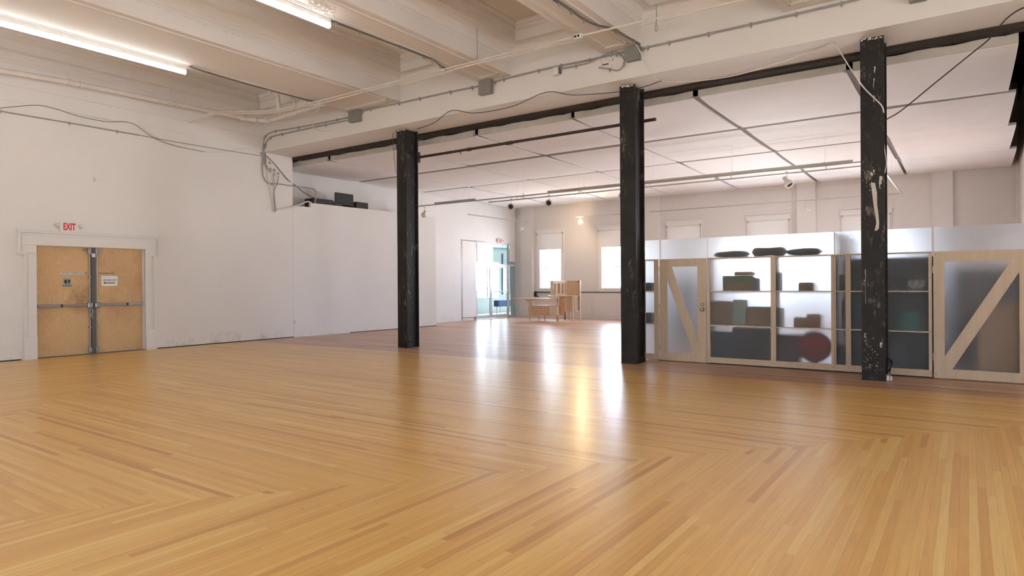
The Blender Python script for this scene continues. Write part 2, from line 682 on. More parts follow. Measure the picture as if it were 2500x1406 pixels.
def wall_with_holes(axis, pos, thick, a0, a1, z0, z1, holes):
    """wall on plane axis=pos, thickened towards pos+thick, spanning a0..a1; holes (b0,b1,c0,c1) sorted, not overlapping"""
    m = MB()
    p0, p1 = min(pos, pos + thick), max(pos, pos + thick)

    def bx(b0, b1, c0, c1):
        if b1 - b0 < 1e-4 or c1 - c0 < 1e-4:
            return
        if axis == 'x':
            m.box(p0, p1, b0, b1, c0, c1)
        else:
            m.box(b0, b1, p0, p1, c0, c1)
    cur = a0
    for b0, b1, c0, c1 in sorted(holes):
        bx(cur, b0, z0, z1)
        bx(b0, b1, z0, c0)
        bx(b0, b1, c1, z1)
        cur = b1
    bx(cur, a1, z0, z1)
    return m


# left wall of the hall, with the double-door opening
DY0, DY1, DZ = 5.43, 7.615, 2.378
struct(wall_with_holes('x', XL, -.35, YN, YB1, 0, 7.0, [(DY0, DY1, -.001, DZ)]).build('wall_left', M_WALL), 'white painted plaster wall pierced by plywood double doors', 'wall')
# its return behind the beam and the recessed wall of the back room
SF0, SF1, SFZ = 20.62, 24.5, 3.30
m = wall_with_holes('x', XB, -.3, YB1 + .001, YF + .3, 0, 8.3, [(SF0, SF1, -.001, SFZ)])
m.box(XB - .3, XL - .35, YB1 - .3, YB1, 0, 7.0)
struct(m.build('wall_left_recess', M_WALL2), 'white recessed side wall of back room with glazed entrance', 'wall')
# far wall with five windows
WIN = [(-15.62, -14.50), (-12.56, -11.44), (-9.55, -8.42), (-6.47, -5.25), (-3.36, -2.15)]
WZ0, WZ1 = 1.30, 3.70
WZS = [1.30, 1.30, 1.30, 1.30, 1.30]
struct(wall_with_holes('y', YF, .35, XB, XRB + .3, 0, 8.3, [(a, b, WZS[k], WZ1) for k, (a, b) in enumerate(WIN)]).build('wall_back', M_BACKW), 'warm grey end wall with tall sash windows', 'wall')
# right wall of the back room: plaster below, brick above
holes_rb = [(18.6, 20.6, 1.0, 2.9)]  # unseen opening, added for more light in the back room
m = wall_with_holes('x', XRB, .3, YB1, YF, 0, 6.75, holes_rb)
for (a, b, c, d) in holes_rb:
    portal(XRB + .35, (a + b) / 2, (c + d) / 2, d - c, b - a, (0, PI / 2, 0))
struct(m.build('wall_right', M_BACKW), 'grey plaster side wall of back room beyond the gate', 'wall')
m = MB().box(XRB, XRB + .3, YB1, YF, 6.75, 8.2)
struct(m.build('wall_right_upper', M_BRICK), 'old brick above plaster side wall', 'wall')
m = MB()
for i in range(9):
    z = 2.2 + i * .32
    m.box(XRB - .045, XRB - .0, YF - .085 - .01 * (i % 3), YF - .0, z, z + .31)
struct(m.build('trim_1', M_TRIM), 'chipped white strip in corner beside end wall', 'trim')
# hall walls outside the view; their window openings are added to light the hall
hall_holes_r = [(-1.3, -.1, 1.0, 3.2), (5.2, 6.4, 1.0, 3.2)]
struct(wall_with_holes('x', XR, .3, YN, YB1 + .3, 0, 7.0, hall_holes_r).build('wall_right_hall', M_WALL), 'unseen white hall wall with added window openings', 'wall')
hall_holes_n = [(-12.0, -11.0, 1.0, 3.0), (-5.0, -4.0, 1.0, 3.0), (2.4, 3.4, 1.0, 3.0)]
struct(wall_with_holes('y', YN, -.3, XL - .35, XR + .3, 0, 7.0, hall_holes_n).build('wall_front', M_WALL), 'unseen white hall wall behind the viewer with added window openings', 'wall')
struct(MB().box(XRB + .3, XR, YB1, YB1 + .3, 0, 7.0).build('wall_partition', M_WALL), 'white wall closing the bay beside the gate', 'wall')
for (a, b, c, d) in hall_holes_r:
    portal(XR + .05, (a + b) / 2, (c + d) / 2, d - c, b - a, (0, PI / 2, 0))
for (a, b, c, d) in hall_holes_n:
    portal((a + b) / 2, YN - .05, (c + d) / 2, b - a, d - c, (PI / 2, 0, PI))
for k, (a, b) in enumerate(WIN):
    portal((a + b) / 2, YF + .30, (WZS[k] + 3.0) / 2, b - a, 3.0 - WZS[k], (-PI / 2, 0, 0))
nwin = [5]


def far_window(k, a, b):
    WZ0 = WZS[k]
    root = thing('window_%d' % (k + 1), ['tall sash window behind the curved desk', 'tall sash window beside the middle black column', 'window above the frosted partition door', 'window over the frosted shelving, with raised head moulding', 'window half hidden by the nearest black column'][k], 'window', ((a + b) / 2, YF, WZ0))
    root['kind'] = 'structure'
    f = MB()
    c = .13
    f.box(a - c, a + .02, YF - .05, YF + .019, WZ0 - .008, WZ1 - .001)
    f.box(b - .02, b + c, YF - .05, YF + .019, WZ0 - .008, WZ1 - .001)
    f.box(a - c, b + c, YF - .05, YF + .019, WZ1, WZ1 + .028)
    f.box(a - .0, a + .06, YF + .02, YF + .2, WZ0, WZ1)
    f.box(b - .06, b, YF + .02, YF + .2, WZ0, WZ1)
    f.build('casing', M_TRIM, root)
    h = MB()
    h.box(a - c - .02, b + c + .02, YF - .07, YF, WZ1 + .06, WZ1 + .16)
    h.box(a - c - .06, b + c + .06, YF - .11, YF, WZ1 + .16, WZ1 + .20)
    h.box(a - c - .03, b + c + .03, YF - .08, YF, WZ1 + .03, WZ1 + .06)
    h.build('head_moulding', M_TRIM, root)
    s = MB()
    s.box(a - c - .03, b + c + .03, YF - .09, YF + .1, WZ0 - .05, WZ0 - .01)
    s.box(a - c, b + c, YF - .05, YF + .02, WZ0 - .16, WZ0 - .05)
    s.build('window_sill', M_TRIM, root)
    f = MB()
    for z0, z1, yy in ((WZ0, 2.19, .10), (2.15, WZ1, .14)):
        f.box(a + .06, a + .10, YF + yy, YF + yy + .035, z0, z1)
        f.box(b - .10, b - .06, YF + yy, YF + yy + .035, z0, z1)
        f.box(a + .1, b - .1, YF + yy, YF + yy + .035, z0, z0 + (.05 if z0 < 2 else .035))
        f.box(a + .1, b - .1, YF + yy, YF + yy + .035, z1 - .035, z1)
    f.build('sash', M_TRIM, root)
    g = MB()
    g.box(a + .1, b - .1, YF + .112, YF + .117, WZ0 + .05, 2.16)
    g.box(a + .1, b - .1, YF + .152, YF + .157, 2.18, WZ1 - .03)
    g.build('pane', M_GLASS, root)
    bl = MB()
    zb = 1.34 if k == 2 else 3.01
    bl.box(a - .08, b + .08, YF - .066, YF - .062, zb, 3.70)
    bl.tube([(a - .09, YF - .075, 3.70), (b + .09, YF - .075, 3.70)], .022, 10)
    bl.box(a - .08, b + .08, YF - .072, YF - .056, zb - .015, zb + .012)
    o = bl.build('roller_blind', M_BLIND, root)
    bt = MB()
    bt.box(a - .12, a - .085, YF - .10, YF - .05, 3.66, 3.74)
    bt.box(b + .085, b + .12, YF - .10, YF - .05, 3.66, 3.74)
    bt.tube([(b + .10, YF - .075, 3.66), (b + .10, YF - .08, 2.75)], .006, 6)
    bt.build('blind_bracket', M_COND, root)


for k, (a, b) in enumerate(WIN):
    far_window(k, a, b)
# pilasters
for i, (a, b) in enumerate([(-16.55, -15.93), (-10.60, -9.95), (-4.87, -4.27), (-.90, -.36)]):
    struct(MB().box(a, b, YF - .16, YF, 0, 6.5).build('pilaster', M_BACKW), ['shallow pilaster in the corner beside the glazed entrance', 'shallow pilaster behind the middle black column', 'shallow pilaster above the frosted shelving', 'shallow pilaster above the gate post'][i], 'pilaster')
# wainscot and dark chair rail on the far wall
m = MB()
m.box(-15.8, -9.75, YF - .035, YF, 1.105, 1.14)
struct(m.build('trim_2', M_RAIL), 'thin dark rail under the windows of end wall', 'trim')
m = MB()
x = -15.85
while x < -11.2:
    for (z0, z1) in ((.12, .86),):
        a, b = x + .12, x + 1.28
        m.box(a, b, YF - .02, YF, z1, z1 + .03)
        m.box(a, b, YF - .02, YF, z0, z0 + .03)
        m.box(a, a + .03, YF - .02, YF, z0, z1)
        m.box(b - .03, b, YF - .02, YF, z0, z1)
    x += 1.36
m.box(-15.85, XRB - .01, YF - .025, YF, 0, .09)
struct(m.build('trim_3', M_BACKW), 'flat panel mouldings below the dark rail', 'trim')
m = MB()
m.box(XL, XL + .012, YN, DY0 - .28, 0, .02)
m.box(XL, XL + .012, DY1 + .28, YB1, 0, .02)
m.prism([(-15.93, YB1, 0), (-15.725, 15.75, 0), (-15.725, 17.68, 0), (-15.74, 17.68, 0), (-15.74, 15.75, 0), (-15.945, YB1, 0)], (0, 0, .02))
struct(m.build('baseboard_left', M_BLACK), 'dark dirty joint where white wall meets floor', 'baseboard')

# ------------------------------------------------------------------ great beam and coffered ceiling
m = MB()
m.box(XL, XR, YB0, YB1, ZB, 7.0)
struct(m.build('ceiling_beam', M_BEAM), 'great white beam running over the black columns', 'beam', )
BEAMS = [(-12.40, -10.68), (-8.34, -7.55), (-5.48, -4.74), (-2.34, -1.20), (.90, 1.80), (4.50, 5.30)]
for i, (a, b) in enumerate(BEAMS):
    m = MB()
    m.box(a, b, YN, YB0, ZS, 6.7)
    # raised frame on the soffit
    for k, (ins, w) in enumerate(((.13, .03), (.185, .018))):
        if b - a < 1 and k == 1:
            pass
        x0, x1, y1 = a + ins, b - ins, YB0 - ins - .12
        zz = ZS - .018 + k * .006
        m.box(x0, x0 + w, YN, y1, zz, ZS)
        m.box(x1 - w, x1, YN, y1, zz, ZS)
        m.box(x0, x1, y1 - w, y1, zz, ZS)
    # leaf ornament along the upper edge of the face
    y = 3.0
    while y < YB0 - .1:
        for xx in (a, b):
            m.ball((xx, y, 5.985 + rnd.uniform(-.025, .025)), .006, rnd.uniform(.012, .035), rnd.uniform(.010, .022), 6, 4)
        y += .062
    struct(m.build('ceiling_beam', M_BEAM), ['wide cross beam nearest the double doors', 'second cross beam from the double doors', 'third cross beam, ending at a grey box over the middle column', 'cross beam ending near the third black column', 'cross beam overhead beyond the picture edge', 'cross beam by the added hall windows'][i], 'beam')
PROF = [(0.0, 6.06), (.018, 6.06), (.018, 6.10), (.05, 6.13), (.05, 6.16), (.09, 6.21), (.09, 6.25), (.13, 6.27), (.29, 6.27), (.29, 6.25), (.305, 6.25), (.305, 6.43), (.325, 6.44), (.325, 6.455), (.345, 6.455), (.345, 6.53), (.37, 6.53), (.40, 6.57), (.40, 6.60)]
xs = [XL] + [q for ab in BEAMS for q in ab] + [XR]
for i in range(0, len(xs), 2):
    a, b = xs[i], xs[i + 1]
    m = MB()
    y0, y1 = YN, YB0
    rings = []
    for ins, z in PROF:
        rings.append([(a + ins, y0 + ins, z), (b - ins, y0 + ins, z), (b - ins, y1 - ins, z), (a + ins, y1 - ins, z)])
    for r0, r1 in zip(rings, rings[1:]):
        for k in range(4):
            j = (k + 1) % 4
            m.quad(r0[k], r1[k], r1[j], r0[j])
    q = rings[-1]
    m.box(q[0][0], q[1][0], q[0][1], q[2][1], 6.60, 6.75)
    # egg and dart band
    e = .345
    y = 1.0
    while y < y1 - e - .03:
        m.box(a + e - .028, a + e + .002, y, y + .032, 6.463, 6.522)
        m.box(b - e - .002, b - e + .028, y, y + .032, 6.463, 6.522)
        y += .062
    x = a + e + .02
    while x < b - e - .03:
        m.box(x, x + .032, y1 - e - .002, y1 - e + .028, 6.463, 6.522)
        x += .062
    struct(m.build('ceiling', M_CEIL), 'recessed plaster coffer %s' % ['along the wall above the double doors', 'between the wide beam and the second cross beam', 'between the second and third cross beams', 'between the third and fourth cross beams', 'above the near floor', 'beyond the near floor', 'along the added hall windows'][i // 2], 'ceiling')
# picture rail beads on the left wall
m = MB()
m.box(XL, XL + .025, YN, YB0, 5.60, 5.63)
m.box(XL, XL + .015, YN, YB0, 5.28, 5.295)
struct(m.build('trim_4', M_WALL), 'thin beads along the top of the hall side wall', 'trim')
# roof slab closing everything
struct(MB().box(XB - .4, XR + .4, YN - .4, YB1, 7.0, 7.2).build('roof', M_DARK), 'dark slab above the plaster ceiling', 'roof')
struct(MB().box(XB - .4, XR + .4, YB1, YF + .5, 8.2, 8.4).build('roof', M_DARK), 'dark slab above the hung fabric panels', 'roof')
struct(MB().box(XB, XRB + .3, YB1 - .05, YB1, 7.0, 8.3).build('roof_joist', M_DARK), 'dark timber over the great beam', 'beam')
m = MB()
m.box(XL, 1.2, YB1 + .01, YB1 + .33, 5.13, 5.19)
m.box(XL, 1.2, YB1 + .15, YB1 + .19, 5.19, 5.95)
m.box(XL, 1.2, YB1 + .01, YB1 + .33, 5.95, 6.0)
x = XL + .4
while x < 1.1:
    m.ball((x, YB1 + .06, 5.13), .018, .018, .012, 8, 4)
    m.ball((x, YB1 + .27, 5.13), .018, .018, .012, 8, 4)
    x += .32
struct(m.build('steel_beam', M_DARK), 'dark riveted steel beam behind the great white beam', 'beam')
m = MB()
m.box(.98, 1.24, YB1 + .34, 13.6, 5.16, 5.2)
m.box(1.08, 1.12, YB1 + .34, 13.6, 5.2, 5.9)
m.box(.98, 1.24, YB1 + .34, 13.6, 5.9, 5.94)
struct(m.build('steel_beam', M_DARK), 'dark riveted steel beam along the side wall of back room', 'beam')
m = MB()
for k in range(12):
    m.box(XB, XRB, 12.6 + k, 12.72 + k, 7.2, 7.5)
struct(m.build('roof_joist', M_DARK), 'dark roof joists above the hung fabric panels', 'beam')

# ------------------------------------------------------------------ hung fabric ceiling panels
XE = [-16.90, -14.72, -12.06, -9.46, -6.86, -4.20, -1.60]
ROWS = [(12.10, 15.08), (15.21, 18.25), (18.37, 21.52), (21.63, 24.47)]
RIGHT_END = [.62, .74, .90, 1.08]
COLN = ['against the side wall above the loft', 'second from the side wall', 'third from the side wall', 'fourth from the side wall', 'fourth from the brick end', 'third from the brick end', 'at the brick end']
COLN = ['first from the glazed-entrance side', 'second from the glazed-entrance side', 'third from the glazed-entrance side', 'middle one of seven', 'third from the gate side', 'second from the gate side', 'first from the gate side']
ROWN = ['row next to the great beam', 'second row from the great beam', 'second row from the windows', 'row next to the windows']
for r, (y0, y1) in enumerate(ROWS):
    for c in range(7):
        xa = XE[c] + (.05 if c else 0)
        xb = (XE[c + 1] - .05) if c < 6 else RIGHT_END[r]
        dz = rnd.uniform(-.012, .012)
        za, zb_ = 5.0 + dz, 5.0 - .012 * r + rnd.uniform(-.012, .012)
        dx = rnd.uniform(-.015, .015)
        m = MB()
        NX, NY = 6, 8
        vs, fs = [], []
        T = .055
        for j in range(NY + 1):
            for i in range(NX + 1):
                s_, t_ = i / NX, j / NY
                sag = -.030 * (1 - (2 * t_ - 1) ** 4)
                if c == 6:
                    sag += -.02 * s_
                vs.append((xa + dx + (xb - xa) * s_, y0 + (y1 - y0) * t_, za + (zb_ - za) * t_ + sag + (-.03 * t_ if r == 3 else 0)))
        n = len(vs)
        vs += [(p[0], p[1], p[2] + T) for p in vs]
        w = NX + 1
        for j in range(NY):
            for i in range(NX):
                q = j * w + i
                fs.append((q, q + w, q + w + 1, q + 1))
                fs.append((n + q, n + q + 1, n + q + w + 1, n + q + w))
        for i in range(NX):
            fs.append((i, i + 1, n + i + 1, n + i))
            q = NY * w + i
            fs.append((q + 1, q, n + q, n + q + 1))
        for j in range(NY):
            q = j * w
            fs.append((q + w, q, n + q, n + q + w))
            q = j * w + NX
            fs.append((q, q + w, n + q + w, n + q))
        m.add(vs, fs, False)
        o = m.build('ceiling_panel', M_FAB)
        struct(o, 'white hung fabric ceiling panel, %s, %s' % (ROWN[r], COLN[c]), 'ceiling panel')
        o['group'] = 'hung fabric ceiling panels'
        if r == 0:
            e = MB()
            N = 14
            pa, pb = [], []
            for i in range(N + 1):
                x = xa + dx + (xb - xa) * i / N
                wv = .012 * math.sin(i * 1.3 + c * 2) + (.02 if i in (0, N) else 0)
                pa.append(Vector((x, y0 - .03, za - .01)))
                pb.append(Vector((x, y0 - .02, za + .13 + wv)))
            for i in range(N):
                e.quad(pa[i], pa[i + 1], pb[i + 1], pb[i])
                e.quad(pa[i] + Vector((0, .03, 0)), pb[i] + Vector((0, .03, 0)), pb[i + 1] + Vector((0, .03, 0)), pa[i + 1] + Vector((0, .03, 0)))
                e.quad(pb[i], pb[i + 1], pb[i + 1] + Vector((0, .03, 0)), pb[i] + Vector((0, .03, 0)))
                e.quad(pa[i], pa[i] + Vector((0, .03, 0)), pa[i + 1] + Vector((0, .03, 0)), pa[i + 1])
            e.build('hem', M_FABE, o)
            for xx in (xa + dx + .04, xb + dx - .04):
                h = MB().tube([(xx, y0 + .0, za + .12), (xx + rnd.uniform(-.03, .03), y0 + .02, 5.6), (xx, y0 + .02, 6.6)], .005, 5)
                h.build('hanging_wire', M_COND, o)

M_GAPSHADE = plain('gap_shade_grey_brown', (.20, .165, .145), .8)  # dark colour stands for the shade in the gaps between panels
for k, x in enumerate(XE[1:]):
    struct(MB().box(x - .075, x + .075, 12.05, 24.45, 5.005, 5.012).build('ceiling_gap_shade', M_GAPSHADE), 'strip coloured as the shaded gap between hung ceiling panels, running towards the windows, %s' % (['first', 'second', 'third', 'fourth', 'fifth', 'sixth'][k] + ' from the glazed entrance'), 'gap shade strip')
for k, y in enumerate((15.145, 18.305, 21.59)):
    struct(MB().box(-16.9, RIGHT_END[k], y - .10, y + .10, 4.999, 5.004).build('ceiling_gap_shade', M_GAPSHADE), 'strip coloured as the shaded gap between hung ceiling panels, running along the great beam, %s' % (['first', 'second', 'third'][k] + ' from the beam'), 'gap shade strip')

# ------------------------------------------------------------------ black steel columns
def column(x0, label, drip=False):
    x1, y0, y1 = x0 + .315, 11.17, 11.57
    cx = (x0 + x1) / 2
    root = thing('steel_column', label, 'column', (cx, (y0 + y1) / 2, 0), 'black steel columns under the great beam')
    fm = MB().box(x0, x1, y0, y0 + .022, 0, 5.18)
    fm.box(x0 + .02, x1 - .03, y0 - .006, y0, .012, .155)
    fm.build('flange', M_STEEL, root)
    MB().box(x0, x1, y1 - .022, y1, 0, 5.18).build('flange', M_STEEL, root)
    MB().box(x0 + .06, x1 - .06, y0 + .022, y1 - .022, 0, 5.18).build('web', M_STEEL, root)
    b = MB().box(x0 - .006, x1 + .006, y0 - .008, y1 + .006, 0, .012)
    b.build('base_plate', M_STEEL, root)
    rv = MB()
    for (px, pz) in ((x0 + .07, .11), (x1 - .09, .12), (x0 + .16, .07)):
        rv.ball((px, y0 - .006, pz), .018, .01, .016, 10, 6)
    rv.ball((x1 - .06, y0 + .12, .13), .02, .02, .02, 8, 6)
    rv.build('rivet', M_STEEL, root)
    # torn plaster collar round the top
    tm = MB()
    for k in range(22):
        px = x0 + .02 + .275 * rnd.random()
        tm.ball((px, y0 - .003, 5.18 - rnd.uniform(.0, .03)), rnd.uniform(.006, .018), .005, rnd.uniform(.005, .014), 7, 4)
    tm.build('plaster_scraps', M_WHITE, root)
    if drip:
        d = MB()
        pts = [(2131, 446, 10), (2135, 470, 12), (2137, 500, 9), (2141, 525, 8), (2143, 545, 7), (2141, 558, 9), (2138, 563, 5)]
        for (u, v, w), (u2, v2, w2) in zip(pts, pts[1:]):
            a, b_ = P(u - w / 2, v, y=y0 - .004), P(u + w / 2, v, y=y0 - .004)
            c, e = P(u2 + w2 / 2, v2, y=y0 - .004), P(u2 - w2 / 2, v2, y=y0 - .004)
            d.prism([a, b_, c, e], (0, .003, 0))
        for (u, v, w, hh) in ((2150, 440, 7, 16), (2148, 452, 4, 16), (2133, 418, 5, 6), (2128, 425, 7, 5), (2112, 818, 4, 8), (2150, 842, 5, 12), (2154, 838, 2, 18), (2110, 690, 2, 12), (2113, 700, 2, 80), (2136, 170, 3, 14), (2133, 205, 3, 26), (2134, 240, 3, 14)):
            a, b_ = P(u - w / 2, v - hh / 2, y=y0 - .004), P(u + w / 2, v - hh / 2, y=y0 - .004)
            c, e = P(u + w / 3, v + hh / 2, y=y0 - .004), P(u - w / 4, v + hh / 2, y=y0 - .004)
            mid_ = (a + b_ + c + e) / 4
            ring = [a, a.lerp(b_, .4) + Vector((0, 0, .01)), b_, b_.lerp(c, .3) + Vector((.004, 0, 0)), b_.lerp(c, .6) - Vector((.006, 0, 0)), c, c.lerp(e, .5) - Vector((0, 0, .012)), e, e.lerp(a, .4) - Vector((.005, 0, 0)), e.lerp(a, .7) + Vector((.004, 0, 0))]
            ring = [q_ + Vector((rnd.uniform(-.006, .006), 0, rnd.uniform(-.008, .008))) for q_ in ring]
            d.prism(ring, (0, .003, 0))
        for k in range(90):
            q_ = P(rnd.gauss(2122, 13), rnd.choice((rnd.gauss(860, 26), rnd.gauss(430, 22), rnd.gauss(900, 8))), y=y0 - .004)
            if x0 + .02 < q_.x < x1 - .02 and q_.z > .16:
                d.ball(q_, rnd.uniform(.002, .008), .002, rnd.uniform(.003, .012), 6, 4)
        d.build('paint_drip', M_FABE, root)['label'] = 'dried cream paint drips and chips'
    return root


column(-11.16, 'black steel column standing farthest from the shelving, before the low white partition')
column(-5.33, 'black steel column before the frosted bay, at the partition door')
column(-1.325, 'black steel column with a long cream paint drip, before the frosted shelving', True)

# ------------------------------------------------------------------ low white partition and loft
m = MB()
xq = -15.925 + .195 * (12.36 - YB1) / 4.0
m.prism([(-15.925, YB1 + .001, 0), (xq, 12.36, 0), (xq - .10, 12.36, 0), (-16.03, YB1 + .001, 0)], (0, 0, 3.80))
m.prism([(xq, 12.36, 0), (-15.73, 15.75, 0), (-15.73, 17.68, 0), (-15.87, 17.68, 0), (-15.87, 15.75, 0), (xq - .10, 12.36, 0)], (0, 0, 3.93))
m.box(XB, -15.87, 17.56, 17.68, 0, 3.93)
struct(m.build('wall_partition_low', M_WALL2), 'low smooth white partition under the loft', 'wall')
struct(MB().box(XB, -16.03, YB1 + .005, 17.56, 3.70, 3.80).build('loft_floor', M_BIRCH), 'plywood loft behind the low partition', 'loft')


def on_loft(u0, u1, v0, v1, X=-16.0):
    a, b = P(u0, v0, x=X), P(u1, v1, x=X)
    return a.y, b.y, b.z, a.z


# black equipment on the loft
def equip(name, label, cat, u0, u1, v0, zb=3.80, depth=.35, X=-15.93, mat=None):
    y0, y1 = P(u0, v0, x=X).y, P(u1, v0, x=X).y
    zt = P((u0 + u1) / 2, v0, x=X).z
    o = MB().rbox(X - depth, X, y0, y1, zb, zt, .012).build(name, mat or M_BLACK)
    return tag(o, label, cat), (y0, y1, zt)


root = thing('flat_screen', 'black flat screen standing on the loft above low partition', 'screen', (-15.98, P(841, 470, x=-15.98).y, 3.8))
y0, y1 = P(819, 470, x=-15.98).y, P(863, 470, x=-15.98).y
MB().rbox(-16.03, -15.98, y0, y1, 3.98, P(819, 469, x=-15.98).z, .01).build('panel', M_BLACK, root)
MB().box(-16.03, -16.01, (y0 + y1) / 2 - .06, (y0 + y1) / 2 + .06, 3.8, 4.0).build('stand', M_COND, root)
o, _ = equip('equipment_case', 'long black equipment case on the loft, beside the bent conduit', 'case', 764, 815, 486, depth=.4)
MB().box(-16.2, -16.0, o.location.y - .1, o.location.y + .1, o.dimensions.z, o.dimensions.z + .02).v
o, _ = equip('equipment_case', 'low black case lying under the flat screen on loft', 'case', 816, 862, 497, X=-15.90, depth=.06)
o, _ = equip('amplifier', 'black amplifier on the loft beside the flat screen', 'amplifier', 870, 899, 494, depth=.35, X=-15.92)
for c in (o,):
    MB().ball((-.0, .18, .1), .012, .02, .02, 10, 6).build('knob', M_COND, c, local=True)
    c.children[0].location = (c.dimensions.x / 2, 0, 0)
o = MB().rbox(-15.96, -15.90, P(834, 500, x=-15.9).y, P(861, 500, x=-15.9).y, 3.80, 3.985, .006).build('metal_bracket', M_COND)
tag(o, 'small grey metal box in front of the flat screen', 'box')

# ------------------------------------------------------------------ double doors
xf = XL - .10
root = thing('door_1', 'wide plywood double doors with grey push bars', 'door', (xf, (DY0 + DY1) / 2, 0))
root['kind'] = 'structure'
yL0 = P(89, 700, x=xf).y
yM0, yM1 = P(221.5, 700, x=xf).y, P(232, 700, x=xf).y
MBm = MB().box(xf - .045, xf, DY0 + .01, yM0 - .004, .012, DZ - .012)
MBm.build('leaf', M_PLYD, root)
MBm = MB().box(xf - .045, xf, yM1 + .004, DY1 - .01, .012, DZ - .012)
MBm.build('leaf', M_PLYD, root)
MB().box(xf - .05, xf + .035, yM0, yM1, 0, DZ).build('mullion', M_MULL, root)
MB().rbox(xf + .035, xf + .05, yM0 + .01, yM1 - .01, P(226, 628, x=xf).z, P(226, 619, x=xf).z, .004).build('alarm_contact', M_WHITE, root)
zbar = P(150, 746.5, x=xf + .06).z
for sgn, ya, yb, yc in ((-1, DY0 + .03, DY0 + .46, yM0 - .03), (1, DY1 - .03, DY1 - .36, yM1 + .03)):
    lo, hi = min(ya, yc), max(ya, yc)
    pb = MB()
    pb.rbox(xf + .02, xf + .075, lo, hi, zbar - .022, zbar + .022, .008)
    pb.rbox(xf + .015, xf + .085, min(ya, yb), max(ya, yb), zbar - .03, zbar + .03, .008)
    pbar = pb.build('push_bar', M_STEELG, root)
    MB().rbox(xf + .015, xf + .088, min(yb, yb - sgn * .03), max(yb, yb - sgn * .03), zbar - .03, zbar + .03, .004).build('end_cap', M_BLACK, pbar)
    k = MB().rbox(xf + .0, xf + .09, yc - .055, yc + .055, zbar - .07, zbar + .06, .02)
    k.build('latch_box', M_STEELG, root)
    r = MB()
    r.tube([(xf + .035, yc, .12), (xf + .035, yc, DZ - .1)], .012, 8)
    for z in (.6, 1.72):
        r.box(xf, xf + .05, yc - .03, yc + .03, z - .008, z + .008)
    r.build('vertical_rod', M_STEELG, root)
    r = MB()
    r.rbox(xf, xf + .06, yc - .03, yc + .03, DZ - .17, DZ - .02, .01)
    r.rbox(xf, xf + .06, yc - .03, yc + .03, .03, .15, .01)
    r.box(xf, xf + .03, yc - .05, yc + .05, DZ - .02, DZ)
    r.build('bolt_case', M_STEELG, root)
MB().lathe([(.035, 0), (.035, .02), (.02, .03)], Matrix.Translation((xf, P(206, 610, x=xf).y, P(206, 610, x=xf).z)) @ Matrix.Rotation(PI / 2, 4, 'Y'), 16).build('door_stop', M_BRASS, root)
cr = MB()
cr.tube([(xf + .05, yM0 - .02, zbar - .02), (xf + .06, yM0 + .01, zbar - .14), (xf + .05, yM0 - .01, zbar - .24), (xf + .06, yM0 + .02, zbar - .3)], .006, 6)
cr.build('wire_loop', M_WHITE, root)
MB().box(xf - .05, XL + .03, DY0, DY1, 0, .011).build('threshold', M_MULL, root)
# casing with crossetted corners
y0o, y1o = DY0 - .235, DY1 + .225
ct = MB()
ztop = 2.67


def casing(m, yo, yi, z0, z1, d):
    m.box(XL, XL + d, min(yo, yi), max(yo, yi), z0, z1)


zc = 2.20
for sgn, yo, yi in ((-1, y0o, DY0 - .005), (1, y1o, DY1 + .005)):
    def cb(m, ya_, yb_, d0, d1, z0, z1):
        m.box(XL + d0, XL + d1, min(ya_, yb_), max(ya_, yb_), z0, z1)
    cb(ct, yo - sgn * .052, yi, 0, .035, .47, zc)
    cb(ct, yo, yo - sgn * .05, 0, .052, .47, zc)
    cb(ct, yo - sgn * .075, yo - sgn * .10, .0352, .045, .47, zc)
    cb(ct, yo + sgn * .005, yi, 0, .058, 0, .468)
    e = yo + sgn * .105
    cb(ct, e, e - sgn * .05, 0, .060, zc + .012, ztop - .047)
    cb(ct, e - sgn * .052, yi, 0, .035, zc + .012, DZ - .002)
    cb(ct, e - sgn * .07, e - sgn * .10, .0352, .048, zc + .045, ztop - .105)
    cb(ct, e, yo - sgn * .05, .0, .064, zc - .03, zc + .010)
ct.box(XL, XL + .035, y0o - .052, y1o + .052, DZ, ztop - .048)
ct.box(XL, XL + .065, y0o - .108, y1o + .108, ztop - .045, ztop - .001)
ct.box(XL, XL + .08, y0o - .118, y1o + .118, ztop, ztop + .02)
ct.box(XL + .0352, XL + .048, y0o - .03, y1o + .03, ztop - .10, ztop - .07)
ct.box(XL - .15, XL, DY0 - .005, DY0 + .008, 0, DZ)
ct.box(XL - .15, XL, DY1 - .008, DY1 + .005, 0, DZ)
ct.box(XL - .15, XL, DY0, DY1, DZ - .01, DZ + .01)
for z in (1.95, 1.68):
    ct.tube([(XL - .06, DY1 - .012, z), (XL - .04, DY1 - .03, z - .02), (XL - .06, DY1 - .012, z - .04)], .005, 6)
struct(ct.build('trim_6', M_TRIM), 'white moulded casing with stepped corners round double doors', 'trim')
struct(MB().box(XL - .34, XL - .3, DY0, DY1, 0, DZ).build('trim_7', M_DARK), 'dark backing behind the double doors', 'trim')

